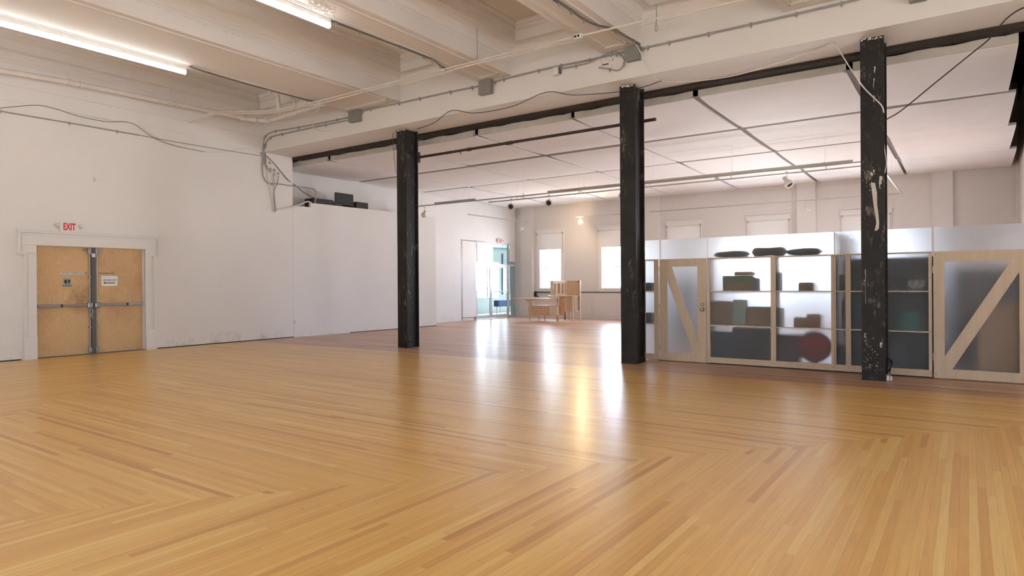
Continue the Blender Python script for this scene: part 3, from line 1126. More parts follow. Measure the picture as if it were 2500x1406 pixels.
# signs on the doors
xs_ = xf + .003
o = thing('restroom_sign', 'small grey restroom pictogram plate on plywood door', 'sign', P(164.5, 700, x=xs_))
a, b = P(153.5, 678.5, x=xs_), P(174.5, 700, x=xs_)
MB().box(xs_ - .003, xs_ + .003, a.y, b.y, b.z, a.z).build('plate', plain('grey_sign_plate', (.42, .42, .36), .5), o)
pg = MB()
w, h = b.y - a.y, a.z - b.z
cy0, z0 = (a.y + b.y) / 2, b.z
for side, cx in ((0, a.y + w * .30), (1, a.y + w * .72)):
    def q(dy, dz):
        return Vector((xs_ + .003, cx + dy * w, z0 + dz * h))
    pg.prism([q(.04 * math.cos(k * PI / 4), .86 + .04 * math.sin(k * PI / 4)) for k in range(8)], (.003, 0, 0))
    if side == 0:
        pg.prism([q(-.06, .80), q(-.20, .58), q(-.15, .55), q(-.07, .67), q(-.15, .45), q(.15, .45), q(.07, .67), q(.15, .55), q(.20, .58), q(.06, .80)], (.003, 0, 0))
        pg.prism([q(-.08, .45), q(-.08, .30), q(-.01, .30), q(-.01, .45)], (.003, 0, 0))
        pg.prism([q(.01, .45), q(.01, .30), q(.08, .30), q(.08, .45)], (.003, 0, 0))
    else:
        pg.prism([q(-.06, .80), q(-.18, .60), q(-.13, .57), q(-.07, .66), q(-.07, .30), q(-.01, .30), q(0, .5), q(.01, .30), q(.07, .30), q(.07, .66), q(.13, .57), q(.18, .60), q(.06, .80)], (.003, 0, 0))
pg.box(xs_ + .003, xs_ + .006, cy0 + .0 * w, cy0 + .025 * w, z0 + .3 * h, z0 + .88 * h)
pg.build('pictogram', M_INK, o)
text_mesh('lettering', 'RESTROOMS', .052, .001, M_INK, o, (xs_ + .004, cy0, z0 + .11 * h), (0, 1, 0), (0, 0, 1), .62)
o = thing('paper_sign', 'white paper sign with arrow, reading BATHROOMS', 'sign', P(267, 697, x=xs_))
a, b = P(247, 673.5, x=xs_), P(287, 698, x=xs_)
MB().box(xs_ - .003, xs_, a.y, b.y, b.z, a.z).build('sheet', M_PAPER, o)
cy0, zc0 = (a.y + b.y) / 2, (a.z + b.z) / 2
text_mesh('lettering', 'BATHROOMS', .062, .001, M_INK, o, (xs_ + .001, cy0 + .01, zc0 + .015), (0, 1, 0), (0, 0, 1), .72)
ar = MB()
ar.box(xs_, xs_ + .002, cy0 - .09, cy0 + .12, zc0 - .052, zc0 - .034)
ar.prism([(xs_, cy0 - .13, zc0 - .043), (xs_, cy0 - .085, zc0 - .066), (xs_, cy0 - .085, zc0 - .020)], (.002, 0, 0))
ar.build('arrow', M_INK, o)
o = thing('lettering_strip', 'white sticker strip reading THIS DOOR TO REMAIN UNLOCKED', 'sticker', P(181, 668, x=xs_))
a, b = P(147, 663.5, x=xs_), P(207.5, 669, x=xs_)
MB().box(xs_ - .003, xs_, a.y, b.y, b.z, a.z).build('strip', M_PAPER, o)
text_mesh('lettering', 'THIS DOOR TO REMAIN UNLOCKED', .046, .001, M_INKB, o, (xs_ + .001, a.y + .012, (a.z + b.z) / 2), (0, 1, 0), (0, 0, 1), .66, 'LEFT')
o = thing('lettering_strip', 'dark sticker letters reading DURING BUSINESS HOURS on plywood door', 'sticker', P(258, 668, x=xs_))
a, b = P(236, 665.5, x=xs_), P(283.5, 669.5, x=xs_)
MB().box(xs_ - .003, xs_ - .001, a.y, b.y, b.z, a.z).build('strip', M_PLYD, o)
text_mesh('lettering', 'DURING BUSINESS HOURS', .046, .001, M_INKB, o, (xs_, a.y, (a.z + b.z) / 2), (0, 1, 0), (0, 0, 1), .68, 'LEFT')


def exit_sign(label, c, w, h, right, group=None):
    """exit sign with two emergency lamp heads; c = bottom centre against the wall, right = viewer's right"""
    right = Vector(right)
    nrm = right.cross(Vector((0, 0, 1)))
    o = thing('exit_sign', label, 'exit sign', c)
    c = Vector(c)

    def pt(r, z, n):
        return c + right * r + Vector((0, 0, z)) + nrm * n
    R = .12 * w
    pts = []
    for (cr_, cz, a0) in ((w / 2 - R, R, -90), (w / 2 - R, h - R, 0), (-w / 2 + R, h - R, 90), (-w / 2 + R, R, 180)):
        for k in range(5):
            t = math.radians(a0 + k * 22.5)
            pts.append(pt(cr_ + R * math.cos(t), cz + R * math.sin(t), .0))
    MB().prism(pts, nrm * .05).build('housing', M_WHITE, o)
    pf = []
    for p in pts:
        d = p - pt(0, h / 2, 0)
        pf.append(pt(0, h / 2, .05) + d * .93)
    MB().prism(pf, nrm * .003).build('face', M_SIGN, o)
    text_mesh('lettering', 'EXIT', h * 1.02, .002, M_RED, o, pt(0, h * .49, .0555), right, (0, 0, 1), w / h * .30, 'CENTER', h * .028)
    for s_ in (-1, 1):
        p = pt(s_ * (w / 2 + .035), h * .62, .05)
        hd = MB()
        hd.ball(p, .045, .045, .045, 12, 8)
        hd.tube([pt(s_ * (w / 2 - .01), h * .5, .02), p], .012, 6)
        hd.build('lamp_head', M_SPOT, o)
    return o


ex = P(167, 567, x=XL)
exit_sign('exit sign over the plywood double doors', (XL, ex.y, P(167, 566, x=XL).z), P(191, 560, x=XL).y - P(143, 560, x=XL).y, P(143, 541, x=XL).z - P(143, 564, x=XL).z, (0, 1, 0))
MB()
# light switch, outlets and wall odds
def plate(label, u, v, X, w=.09, h=.11, name='light_switch', cat='switch'):
    p = P(u, v, x=X)
    o = thing(name, label, cat, (X, p.y, p.z - h / 2))
    cp_ = MB().rbox(X, X + .008, p.y - w / 2, p.y + w / 2, p.z - h / 2, p.z + h / 2, .003).build('cover_plate', M_WHITE, o)
    MB().box(X + .008, X + .016, p.y - w / 8, p.y + w / 8, p.z - h / 5, p.z + h / 5).build('rocker', M_WHITE, cp_)


plate('white light switch plate on the wall beside double doors', 457, 687, XL, .13, .12)
plate('white light switch plate beside the glazed entrance', 1109, 698, XB)
plate('white socket plate low on the low partition', 722, 786, -15.912, .10, .12, 'wall_socket', 'socket')
o = MB()
p = P(230, 438, x=XL)
o.ball(p, .03, .03, .05, 8, 6)
o.tube([p, p + Vector((.05, .02, -.03))], .01, 6)
tag(o.build('wall_stub', M_WPIPE), 'painted-over stub high on the wall between doors and conduit bundle', 'stub')

# ------------------------------------------------------------------ glazed entrance and vestibule
X0 = XB
yA, yB, yC, yD, yE = 20.62, 21.57, 23.95, 24.02, 24.47
root = thing('door_2', 'white aluminium glazed entrance doors with transom', 'door', (X0, 22.77, 0))
root['kind'] = 'structure'
fr = MB()
T = .05
for y in (yB, yC, yE):
    fr.box(X0 - .07, X0 + .01, y - T / 2, y + T / 2, 0, SFZ)
fr.box(X0 - .07, X0 + .01, yB, yE, 2.30, 2.38)
fr.box(X0 - .07, X0 + .01, yB, yE, SFZ - .05, SFZ)
fr.box(X0 - .07, X0 + .01, yC, yE, 0, .10)
fr.build('frame', M_ALU, root)
ym = P(1199.5, 700, x=X0).y
for a, b in ((yB + .03, ym - .01), (ym + .01, yC - .03)):
    lf = MB()
    w = .065
    lf.box(X0 - .05, X0 - .01, a, a + w, .01, 2.29)
    lf.box(X0 - .05, X0 - .01, b - w, b, .01, 2.29)
    lf.box(X0 - .05, X0 - .01, a + w, b - w, .01, .16)
    lf.box(X0 - .05, X0 - .01, a + w, b - w, 2.21, 2.29)
    lf.box(X0 - .05, X0 + .02, a, b, 1.13, 1.18)
    L = lf.build('leaf', M_ALU, root)
    MB().box(X0 - .033, X0 - .028, a + w, b - w, .16, 2.21).build('pane', M_GLASSG, L)
MB().ball((X0 + .0, ym + .12, 1.02), .02, .025, .03, 10, 6).ball((X0 + .0, ym + .12, .93), .02, .02, .02, 10, 6).build('lock', M_STEELG, root)
g = MB()
g.box(X0 - .033, X0 - .028, yC, yE, .1, 2.3)
g.box(X0 - .033, X0 - .028, yB, yE, 2.38, SFZ - .05)
g.build('glazing', M_GLASSG, root)
o = MB().box(X0 - .02, X0 + .012, yA + .04, yB - .03, .13, SFZ - .02)
o.box(X0 - .12, X0 - .05, yA, yB, 0, SFZ)
struct(o.build('trim_8', M_WALL2), 'tall narrow white panel beside the glazed entrance doors', 'panel')
m = MB()
m.box(X0 - .03, X0 + .006, yA - .03, yA + .03, 0, SFZ + .03)
m.box(X0 - .03, X0 + .006, yB - .05, yB - .02, 0, SFZ)
m.box(X0, X0 + .02, yA - .05, yB + .6, SFZ - .0, SFZ + .02)
struct(m.build('trim_9', M_COND), 'worn grey edges round the narrow white panel', 'trim')
tb = MB()
y1 = P(1204, 600, x=X0 + .04).y
tb.box(X0 + .015, X0 + .03, yB + .04, y1, 2.42, 3.27)
tag(tb.build('white_board', M_PAPER), 'white board covering the transom over the glazed doors', 'board')
rb = thing('roller_blind', 'short white roller blind over the side light, beside corner pilaster', 'blind', (X0 + .03, 24.25, 2.5))
MB().box(X0 + .015, X0 + .02, yC + .06, yE - .03, 2.50, 3.28).build('cloth', M_BLIND, rb)
MB().tube([(X0 + .03, yC + .04, 3.29), (X0 + .03, yE - .02, 3.29)], .022, 10).build('roller', M_BLIND, rb)
xs2 = P(1223, 596, x=X0 + .08)
exit_sign('small exit sign over the glazed entrance', (X0 + .005, xs2.y, 3.28), .36, .20, (0, 1, 0))
# vestibule
VX = -20.2
VY0, VY1 = 19.4, 30.4
struct(MB().box(VX, X0 - .3, VY0, VY1, -.12, 0).build('floor_vestibule', M_VGREEN), 'pale floor outside the glazed doors', 'floor')
vm = wall_with_holes('x', VX, -.15, VY0, VY1, 0, 4.2, [(25.55, 26.5, .80, 2.62), (26.65, 27.55, .80, 2.62), (27.95, 28.5, 1.0, 2.5)])
struct(vm.build('wall_vestibule', M_VGREEN), 'pale green vestibule wall with windows', 'wall')
vm = MB()
for a, b in ((25.55, 26.5), (26.65, 27.55)):
    vm.box(VX, VX + .05, a - .06, a, .80, 2.62)
    vm.box(VX, VX + .05, b, b + .06, .80, 2.62)
    vm.box(VX, VX + .055, a - .06, b + .06, 2.62, 2.70)
    vm.box(VX, VX + .06, a - .08, b + .08, .72, .80)
struct(vm.build('window_6', M_TRIM), 'white windows of the vestibule', 'window')
vm = MB()
vm.box(VX, VX + .1, 27.9, 28.55, 2.45, 2.53)
vm.box(VX, VX + .08, 27.88, 27.94, 0.95, 3.1)
vm.box(VX, VX + .08, 28.5, 28.56, 0.95, 3.1)
vm.box(VX, VX + .07, 27.94, 28.5, 1.72, 1.75)
vm.box(VX, VX + .07, 27.94, 28.5, 2.1, 2.13)
struct(vm.build('window_7', M_TEAL), 'dark framed window outside the glazed doors', 'window')
struct(MB().box(VX + .02, VX + .06, 28.57, VY1, 1.18, 3.34).build('wall_mottled', M_MOT), 'mottled grey-green screen outside the glazed doors', 'screen wall')
struct(MB().box(VX + .01, X0 - 1.2, VY0 + .01, VY1 - .01, 3.35, 3.75).build('roof_vestibule', M_TEAL), 'slate blue porch roof beyond the glazed doors', 'roof')
m = MB()
m.box(VX, X0 - .3, VY0 - .15, VY0, 0, 4.2)
m.box(VX, X0 - .3, VY1, VY1 + .15, 0, 4.2)
m.box(X0 - .45, X0 - .3, YF + .3, VY1, 0, 4.2)
struct(m.build('wall_vestibule_side', M_VGREEN), 'pale green side walls of the vestibule', 'wall')
struct(MB().box(VX - .15, X0 - .3, VY0 - .15, VY1 + .15, 4.2, 4.35).build('roof_vestibule', M_VGREEN), 'flat ceiling slab of the vestibule', 'roof')
bx = thing('parcel_box', 'blue box on thin legs outside the glazed doors', 'box', (-18.2, 25.1, 0))
ba, bb = P(1217, 733, x=-18.3), P(1268, 746, x=-18.3)
MB().rbox(-18.6, -18.3, ba.y, bb.y, bb.z, ba.z, .03).build('body', M_BLUE, bx)
for i, y in enumerate((ba.y + .2, bb.y - .2)):
    for x in (-18.55, -18.35):
        MB().tube([(x, y, 0), (x, y, bb.z)], .012, 6).build('leg', M_STEELG, bx)
portal(VX - .2, 27.0, 1.7, 1.9, 3.0, (0, -PI / 2, 0))

# ------------------------------------------------------------------ frosted partition
YP = 11.92
YS = YP + .045      # sheet plane
ZW, ZT = 1.955, 2.33
FT = .045           # frame depth


def frame_bars(m, bars, y0=YP, y1=YP + .04):
    for (x0, x1, z0, z1) in bars:
        m.box(x0, x1, y0, y1, z0, z1)


part = thing('shelving_partition', 'long birch plywood shelving unit faced with frosted sheet, between the partition door and the gate', 'shelving', (-2.2, YP, 0))
# vertical and horizontal members per bay, from measured lines
def XP(u, v=750):
    return P(u, v, y=YP).x


x_a0, x_a1 = XP(1726.5), XP(1733)
x_b0, x_b1 = XP(1881.5), XP(1894)
x_c0, x_c1 = XP(2029), XP(2036.5)
x_d0, x_d1 = XP(2038), XP(2040)
x_e0, x_e1 = XP(2064), XP(2077)
x_f0, x_f1 = XP(2267), XP(2275)
stile = MB()
for a, b in ((x_a0, x_a1), (x_b0, x_b1), (x_c0, x_c1), (x_c1 + .008, XP(2041)), (x_e0, x_e1), (x_f0, x_f1)):
    stile.box(a, b, YP, YP + .04, .02, ZW)
stile.build('stile', M_BIRCH, part)
rail = MB()
rail.box(x_a0, x_c1, YP + .001, YP + .039, .022, .125)
rail.box(x_c1 + .006, x_f1, YP + .001, YP + .039, .022, .125)
rail.box(x_a1, x_b0, YP + .001, YP + .039, ZW - .022, ZW)
rail.box(x_b1, x_c0, YP + .001, YP + .039, ZW - .022, ZW)
rail.box(x_e1, x_f0, YP + .001, YP + .039, ZW - .022, ZW)
rail.box(XP(2041), x_e0, YP + .001, YP + .039, ZW - .022, ZW)
rail.build('rail', M_BIRCH, part)
DEP = .42
for z in (.099, .71, 1.34):
    for ba_, bb_ in ((x_a1, x_b0), (x_b1, x_c0), (XP(2041), x_e0), (x_e1, x_f0)):
        s_ = MB().box(ba_ - .001, bb_ + .001, YS + .02, YP + DEP, z - .009, z + .009)
        if z > .2:
            s_.box(ba_, bb_, YP + .002, YP + .04, z - .009, z + .009)
        s_.build('shelf', M_EDGE, part)
s_ = MB().box(x_a0, x_f1, YS + .02, YP + DEP, ZW - .018, ZW)
s_.build('top_board', M_EDGE, part)
dv = MB()
for x in ((x_a0 + x_a1) / 2, (x_b0 + x_b1) / 2, x_c1, (x_e0 + x_e1) / 2, (x_f0 + x_f1) / 2):
    dv.box(x - .009, x + .009, YS + .02, YP + DEP, .1, ZW - .02)
dv.build('divider', M_BIRCH, part)
sh = MB()
sh.box(x_a0, x_c1 - .002, YS, YS + .010, .05, ZT)
sh.box(x_c1 + .01, XP(2076), YS, YS + .010, .05, ZT)
sh.box(XP(2077), x_f1, YS, YS + .010, .05, ZT)
sh.build('frosted_sheet', M_SHEET, part)
MB().box(x_a0, x_f1, YP + .012, YP + .035, 0, .0205).build('gap_filler', M_BLACK, part)  # black filler added under the rail to stop light leaking through the gap
sc_ = MB()
for x in [(x_a0 + x_a1) / 2, x_a1 + .3, x_a1 + .8, x_b0 + .02, x_b1 - .02, x_b1 + .4, x_c0 + .02, (x_e0 + x_e1) / 2, x_f0 + .02, x_e1 + .8]:
    for z in (.075, ZW - .011, .71, 1.34):
        sc_.ball((x, YP, z), .006, .003, .006, 8, 4)
sc_.build('screw', M_BLACK, part)
MB().box(x_c1 - .0, x_c1 + .008, YP + .01, YP + .02, .02, ZT).build('seam', M_COND, part)

# small bay behind the middle column
bay = thing('shelving_bay', 'narrow frosted shelving bay behind the middle black column', 'shelving', (XP(1585), YP, 0))
xl, xr_ = -5.22, XP(1608)
fb = MB()
xk_ = XP(1597)
frame_bars(fb, [(xl, xl + .05, .02, ZW), (xk_, xr_, .02, ZW), (xl + .05, xk_, .022, .125), (xl + .05, xk_, ZW - .022, ZW), (xl + .05, xk_, .70, .72), (xl + .05, xk_, 1.33, 1.35)])
fb.build('frame', M_BIRCH, bay)
b_ = MB()
for z in (.1, .71, 1.34, ZW - .01):
    b_.box(xl, xr_ - .02, YS + .02, YP + DEP, z - .009, z + .009)
b_.build('shelf', M_EDGE, bay)
MB().box(xl, xr_, YS, YS + .01, .05, ZT).build('frosted_sheet', M_SHEET, bay)

# door with N-shaped brace
def braced(name, label, cat, x0, x1, z0, z1, inner, band, sheet_top, hinge_side=None):
    """plywood leaf with an opening crossed by a diagonal band. inner=(ix0,ix1,iz0,iz1); band = two triangles left open"""
    o = thing(name, label, cat, ((x0 + x1) / 2, YP, z0))
    m = MB()
    ix0, ix1, iz0, iz1 = inner
    m.box(x0, ix0, YP, YP + .036, z0, z1)
    m.box(ix1, x1, YP, YP + .036, z0, z1)
    m.box(ix0, ix1, YP, YP + .036, z0, iz0)
    m.box(ix0, ix1, YP, YP + .036, iz1, z1)
    m.prism([(q[0], YP, q[1]) for q in band], (0, .036, 0))
    m.build('leaf', M_BIRCH, o)
    MB().box(x0 + .01, x1 - .0, YS, YS + .008, z0 + .03, sheet_top).build('frosted_sheet', M_SHEET, o)
    s = MB()
    for x in (x0 + .03, x1 - .03):
        for z in (z0 + .05, z0 + .65, z0 + 1.3, z1 - .05):
            s.ball((x, YP, z), .006, .003, .006, 8, 4)
    s.build('screw', M_BLACK, o)
    return o


def XZ(u, v):
    p = P(u, v, y=YP)
    return p.x, p.z


dx0, dx1 = XP(1611), XP(1724)
i0, i1 = XP(1628.3), XP(1703)
zt_, zb2 = XZ(1660, 650.8)[1], XZ(1660, 861.5)[1]
tl, br = (i0, zt_), (i1, zb2)
band = [(i0, zt_), XZ(1638.5, 650.8), XZ(1703, 832), (i1, zb2), XZ(1693, 862.3), XZ(1628.3, 683)]
band = [(min(max(a, i0), i1), min(max(b, zb2), zt_)) for a, b in band]
struct(MB().box(XP(1606), XP(1727), YP + .012, YP + .04, 0, .010).build('trim_10', M_BLACK), 'black strip added to close the dark gap under the partition door', 'trim')  # black filler added to stop light leaking under the door
d = braced('partition_door', 'plywood door with diagonal brace and frosted panes, beside middle black column', 'door', dx0, dx1, .012, ZW - .003, (i0, i1, zb2, zt_), band, ZT)
kn = P(1715.5, 755.5, y=YP)
MB().lathe([(.038, 0), (.038, .008), (.022, .02), (.022, .04), (.032, .05), (.028, .075), (0.004, .082)], Matrix.Translation((kn.x, YP, kn.z)) @ Matrix.Rotation(PI / 2, 4, 'X'), 20).build('knob', M_BRASS, d)
MB().lathe([(.028, 0), (.028, .012), (.012, .018)], Matrix.Translation((kn.x, YP, kn.z + .095)) @ Matrix.Rotation(PI / 2, 4, 'X'), 20).build('deadbolt', M_BRASS, d)
for z in (.22, 1.0, 1.72):
    MB().tube([(dx0 - .006, YP - .008, z), (dx0 - .006, YP - .008, z + .09)], .007, 8).build('hinge', M_BRASS, d)

gx0 = XP(2279)
gx1 = P(2530, 750, y=YP).x
g0, g1 = XP(2306), XP(2489)
gt, gb = XZ(2400, 637)[1], XZ(2400, 906)[1]
band = [(g0, gb), (g0, XZ(2306, 870)[1]), XZ(2468, 636.5), (g1, gt), (g1, XZ(2489, 664)[1]), XZ(2324.5, 898)]
band[-1] = (XZ(2325, 898)[0], gb)
g_ = braced('partition_gate', 'wide plywood gate with diagonal brace and frosted panes', 'gate', gx0, gx1 + .02, .012, ZW - .003, (g0, g1, gb, gt), band, ZT)
for z in (.28, 1.62):
    MB().tube([(gx0 - .006, YP - .008, z), (gx0 - .006, YP - .008, z + .11)], .008, 8).build('hinge', M_BRASS, g_)
m = MB().box(gx1 + .03, XRB + .3, YP, YP + .04, 0, ZT)
struct(m.build('wall_infill', M_BIRCH), 'plywood strip closing the gate to the wall', 'wall')

# ------------------------------------------------------------------ things stored behind the frosted sheet
def carton(label, u0, u1, v0, zb, mat, dep=.26, y=None, name='cardboard_box', cat='box', flap=True, group=None):
    y = y or YP + .10
    a, b = P(u0, v0, y=y), P(u1, v0, y=y)
    o = thing(name, label, cat, ((a.x + b.x) / 2, y + dep / 2, zb), group)
    h = a.z - zb
    MB().rbox(a.x, b.x, y, y + dep, zb, zb + h, .008).build('body', mat, o)
    if flap:
        MB().box(a.x + .01, b.x - .01, y + .02, y + dep / 2 - .005, zb + h, zb + h + .012).build('flap', mat, o)
    return o


def cushion(label, u0, u1, vt, mat):
    y = YP + .09
    a, b = P(u0, vt, y=y), P(u1, vt, y=y)
    zb = ZW
    o = MB()
    cx, hw, h = (a.x + b.x) / 2, (b.x - a.x) / 2, (a.z - zb)
    n, k_ = 16, 10
    vs, fs = [], []
    for j in range(k_ + 1):
        t_ = -1 + 2 * j / k_
        for i in range(n):
            w = 2 * PI * i / n
            ex = abs(math.cos(w)) ** .45 * (1 if math.cos(w) > 0 else -1)
            ez = abs(math.sin(w)) ** .6 * (1 if math.sin(w) > 0 else -1)
            s = (1 - abs(t_) ** 5) ** .5 if abs(t_) < 1 else .05
            vs.append((cx + hw * t_, y + .14 + .14 * ex * max(s, .05), zb + h / 2 + h / 2 * ez * max(s, .05) * (1 - .12 * math.sin(t_ * 3 + u0))))
    for j in range(k_):
        for i in range(n):
            q = (i + 1) % n
            fs.append((j * n + i, j * n + q, (j + 1) * n + q, (j + 1) * n + i))
    o.add(vs, fs, True)
    o.add([vs[i] for i in range(n)], [tuple(range(n - 1, -1, -1))])
    o.add([vs[k_ * n + i] for i in range(n)], [tuple(range(n))])
    return tag(o.build('cushion', mat), label, 'cushion', 'dark cushions on top of the frosted shelving')


M_CUSH = plain('dark_grey_cloth', (.035, .03, .032), .9)
M_BIN = plain('dark_green_grey_bin', (.045, .055, .05), .6)
M_SLATE = plain('slate_blue_case', (.04, .055, .075), .6)
M_TEALB = plain('dark_teal_case', (.04, .20, .16), .6)
M_REDB = plain('red_cloth', (.33, .05, .04), .8)
M_TAN = plain('tan_plywood_sheet', (.74, .42, .17), .6)
M_WCAN = plain('pale_green_tub', (.45, .50, .42), .5)
cushion('thin dark cushion on frosted shelving, nearest the partition door', 1738, 1828, 615, M_CUSH)
cushion('thick dark cushion in the middle of three on frosted shelving', 1830, 1918, 605, M_CUSH)
cushion('dark cushion on frosted shelving, nearest the metal seam', 1914, 2006, 608, M_CUSH)
o = carton('green and brown printed carton on the top shelf', 1765, 1837, 675, 1.349, M_CARD)
a, b = P(1765, 675, y=YP + .1), P(1837, 690, y=YP + .1)
MB().box(a.x, b.x, YP + .096, YP + .1, b.z, a.z).build('printed_band', M_CARDG, o)
carton('small brown carton lying on top of the green carton', 1793, 1838, 665, P(1800, 674, y=YP + .1).z + .014, M_CARD, .2)
carton('grey box behind the green carton', 1838, 1850, 678, 1.349, M_SLATE, .2, YP + .14, flap=False)
carton('dark tall case beside the middle stile on the top shelf', 1893, 1903, 664, 1.349, M_SLATE, .2, flap=False)
carton('small brown carton alone on the top shelf', 1949, 1985, 691, 1.349, M_CARD)
carton('wide brown carton at the end of the middle shelf', 1735, 1785, 735, .719, M_CARD, .28, YP + .12)
carton('pale green tub between cartons on the middle shelf', 1790, 1820, 731, .719, M_WCAN, .2, name='plastic_tub', cat='tub', flap=False)
carton('square brown carton beside the middle stile', 1822, 1881, 749, .719, M_CARD, .3)
carton('green-edged carton beyond the middle stile', 1894, 1904, 750, .719, M_CARDG, .3, flap=False)
carton('low reddish brown carton on the middle shelf', 1937, 1968, 775, .719, M_CARD, .25, YP + .12)
carton('taller reddish brown carton on the middle shelf', 1969, 2002, 767, .719, plain('reddish_card', (.36, .17, .09), .8), .25, YP + .14)
carton('dark bin at the partition door end of the bottom shelf', 1738, 1784, 808, .110, M_SLATE, .28, YP + .12, 'storage_bin', 'bin', False)
carton('tall dark bin on the bottom shelf beside the middle stile', 1788, 1878, 800, .110, plain('brown_black_bin', (.05, .04, .038), .6), .28, YP + .08, 'storage_bin', 'bin', False)
carton('dark bin beside the red bag on the bottom shelf', 1896, 1948, 815, .110, plain('dusty_plum_bin', (.10, .07, .075), .6), .28, YP + .14, 'storage_bin', 'bin', False)
cb = P(1990, 808, y=YP + .15)
o = MB()
o.ball((P(1985, 808, y=YP + .15).x, YP + .25, .11 + (cb.z - .11) / 2), .29, .13, (cb.z - .11) / 2, 20, 14)
o = o.build('duffel_bag', M_REDB)
tag(o, 'red cloth bag on the bottom shelf behind frosted sheet', 'bag')
carton('grey-green bin on the top shelf of the narrow bay', 2049, 2063, 672, 1.349, M_BIN, .25, flap=False, name='storage_bin', cat='bin')
carton('grey-green bin on the middle shelf of the narrow bay', 2054, 2063, 730, .719, M_SLATE, .25, flap=False, name='storage_bin', cat='bin')
carton('dark box on the bottom shelf of the narrow bay', 2044, 2062, 842, .11, M_BIN, .25, flap=False, name='storage_bin', cat='bin')
carton('large dark case on the top shelf behind the drip-marked column', 2080, 2140, 655, 1.349, M_BIN, .28, flap=False, name='storage_case', cat='case')
carton('dark case on the middle shelf behind the drip-marked column', 2080, 2120, 730, .719, M_SLATE, .28, flap=False, name='storage_case', cat='case')
carton('black-green case on the bottom shelf behind the drip-marked column', 2080, 2140, 812, .11, M_BIN, .28, flap=False, name='storage_case', cat='case')
o = carton('small picture box on the top shelf beside the gate', 2212, 2263, 668, 1.349, M_BIN, .2, name='picture_box', cat='box', flap=False)
pa_ = MB()
for k in range(5):
    q = P(2222 + k * 8, 690 + (k % 2) * 8, y=YP + .099)
    pa_.ball(q, .035, .004, .06, 10, 6)
pa_.build('picture', M_WCAN, o)
carton('flat black tray over the picture box', 2230, 2263, 658, P(2230, 663, y=YP + .1).z, M_BLACK, .2, name='tray', cat='tray', flap=False)
carton('teal case on the middle shelf beside the gate', 2190, 2246, 762, .719, M_TEALB, .25, name='storage_case', cat='case', flap=False)
carton('dark appliance on the bottom shelf beside the gate', 2170, 2216, 838, .11, plain('dark_steel_box', (.10, .11, .12), .5), .26, name='appliance', cat='appliance', flap=False)
carton('low black box at the gate end of the bottom shelf', 2220, 2262, 862, .11, M_BLACK, .26, name='storage_bin', cat='bin', flap=False)
# bay behind the middle column
carton('dark lumpy bag on the top shelf of the bay behind the middle column', 1575, 1596, 690, 1.349, M_CUSH, .25, name='bag', cat='bag', flap=False)
carton('dark bag on the middle shelf of the bay behind the middle column', 1575, 1594, 762, .719, M_CUSH, .25, name='bag', cat='bag', flap=False)
# cabinets added behind the frosted panes to darken the view through them
o = thing('added_cabinet', 'tall grey cabinet added to darken the partition door panes', 'cabinet', (-5.8, 15.4, 0))
MB().rbox(-6.4, -5.1, 15.2, 15.6, .0, 1.78, .02).build('body', plain('mid_slate_paint', (.20, .23, .30), .6), o)
MB().rbox(-6.3, -5.2, 15.16, 15.2, .0, .75, .01).build('lower_door', plain('grey_brown_door', (.22, .17, .15), .6), o)
cab = thing('added_cabinet', 'tall dark cabinet added to darken the gate-side shelving', 'cabinet', (-.95, 13.1, 0))
MB().rbox(-1.75, -.42, 12.45, 12.5, .02, 1.9, .01).build('back_panel', plain('dark_slate_panel', (.13, .14, .16), .7), cab)
MB().box(-1.75, -.42, 12.5, 12.9, .02, .12).build('foot_board', M_SLATE, cab)
dk = thing('added_cabinet', 'large dark slate cabinet added to darken the gate panes', 'cabinet', (.2, 13.6, 0))
MB().rbox(-.40, 1.2, 13.4, 13.9, .02, 1.75, .02).build('body', plain('dull_slate_paint', (.15, .16, .185), .6), dk)
MB().box(.38, .40, 13.39, 13.4, .1, 1.7).build('door_gap', M_BLACK, dk)
tn = P(2400, 800, y=12.35)
o = MB().rbox(P(2388, 800, y=12.35).x, 1.05, 12.35, 12.40, .02, 1.16, .004)
tag(o.build('plywood_sheet', M_TAN), 'tan plywood sheet leaning low behind the gate', 'sheet')
# storage room side wall behind the metal seam
struct(MB().box(-1.86, -1.82, YP + DEP + .02, 16.0, 0, ZT).build('wall_divider', M_WALL2), 'partition return behind the frosted shelving', 'wall')

# ------------------------------------------------------------------ curved desk in the far corner
desk = thing('sculpted_desk', 'pale plywood desk with tapering top, curved drawers and raised hutch', 'desk', (-13.9, 21.9, 0))


def D(u, v, y):
    return P(u, v, y=y)


# tapering tabletop
ya = 21.75
tip = D(1248.5, 728.3, ya)
topz = .915
tp = [Vector((tip.x, ya + .02, topz)), Vector((tip.x + .02, ya + .22, topz)), Vector((-14.2, 22.32, topz)), Vector((-13.2, 22.42, topz)), Vector((-13.12, 21.72, topz)), Vector((-14.2, 21.62, topz))]
MB().prism([p - Vector((0, 0, .02)) for p in tp], (0, 0, .02)).build('tabletop', M_OAKL, desk)
q0, q1 = Vector((tip.x + .35, 21.72, topz - .02)), Vector((-13.12, 21.74, topz - .02))
ap = [q0, Vector((-14.2, 21.66, topz - .02)), q1, q1 - Vector((0, 0, .14)), Vector((-13.6, 21.68, .79)), Vector((-14.5, 21.68, .845))]
MB().prism(ap, (0, .03, 0)).build('apron', M_OAKL, desk)
ap2 = [p + Vector((0, .52, 0)) for p in ap]
MB().prism(ap2, (0, .03, 0)).build('apron', M_OAKL, desk)
# legs


def leg(x, y, z1, r0=.018, r1=.035):
    MB().tube([(x, y, 0), (x, y, z1 * .5), (x, y, z1)], [r0, (r0 + r1) / 2, r1], 10).build('leg', M_OAK, desk)


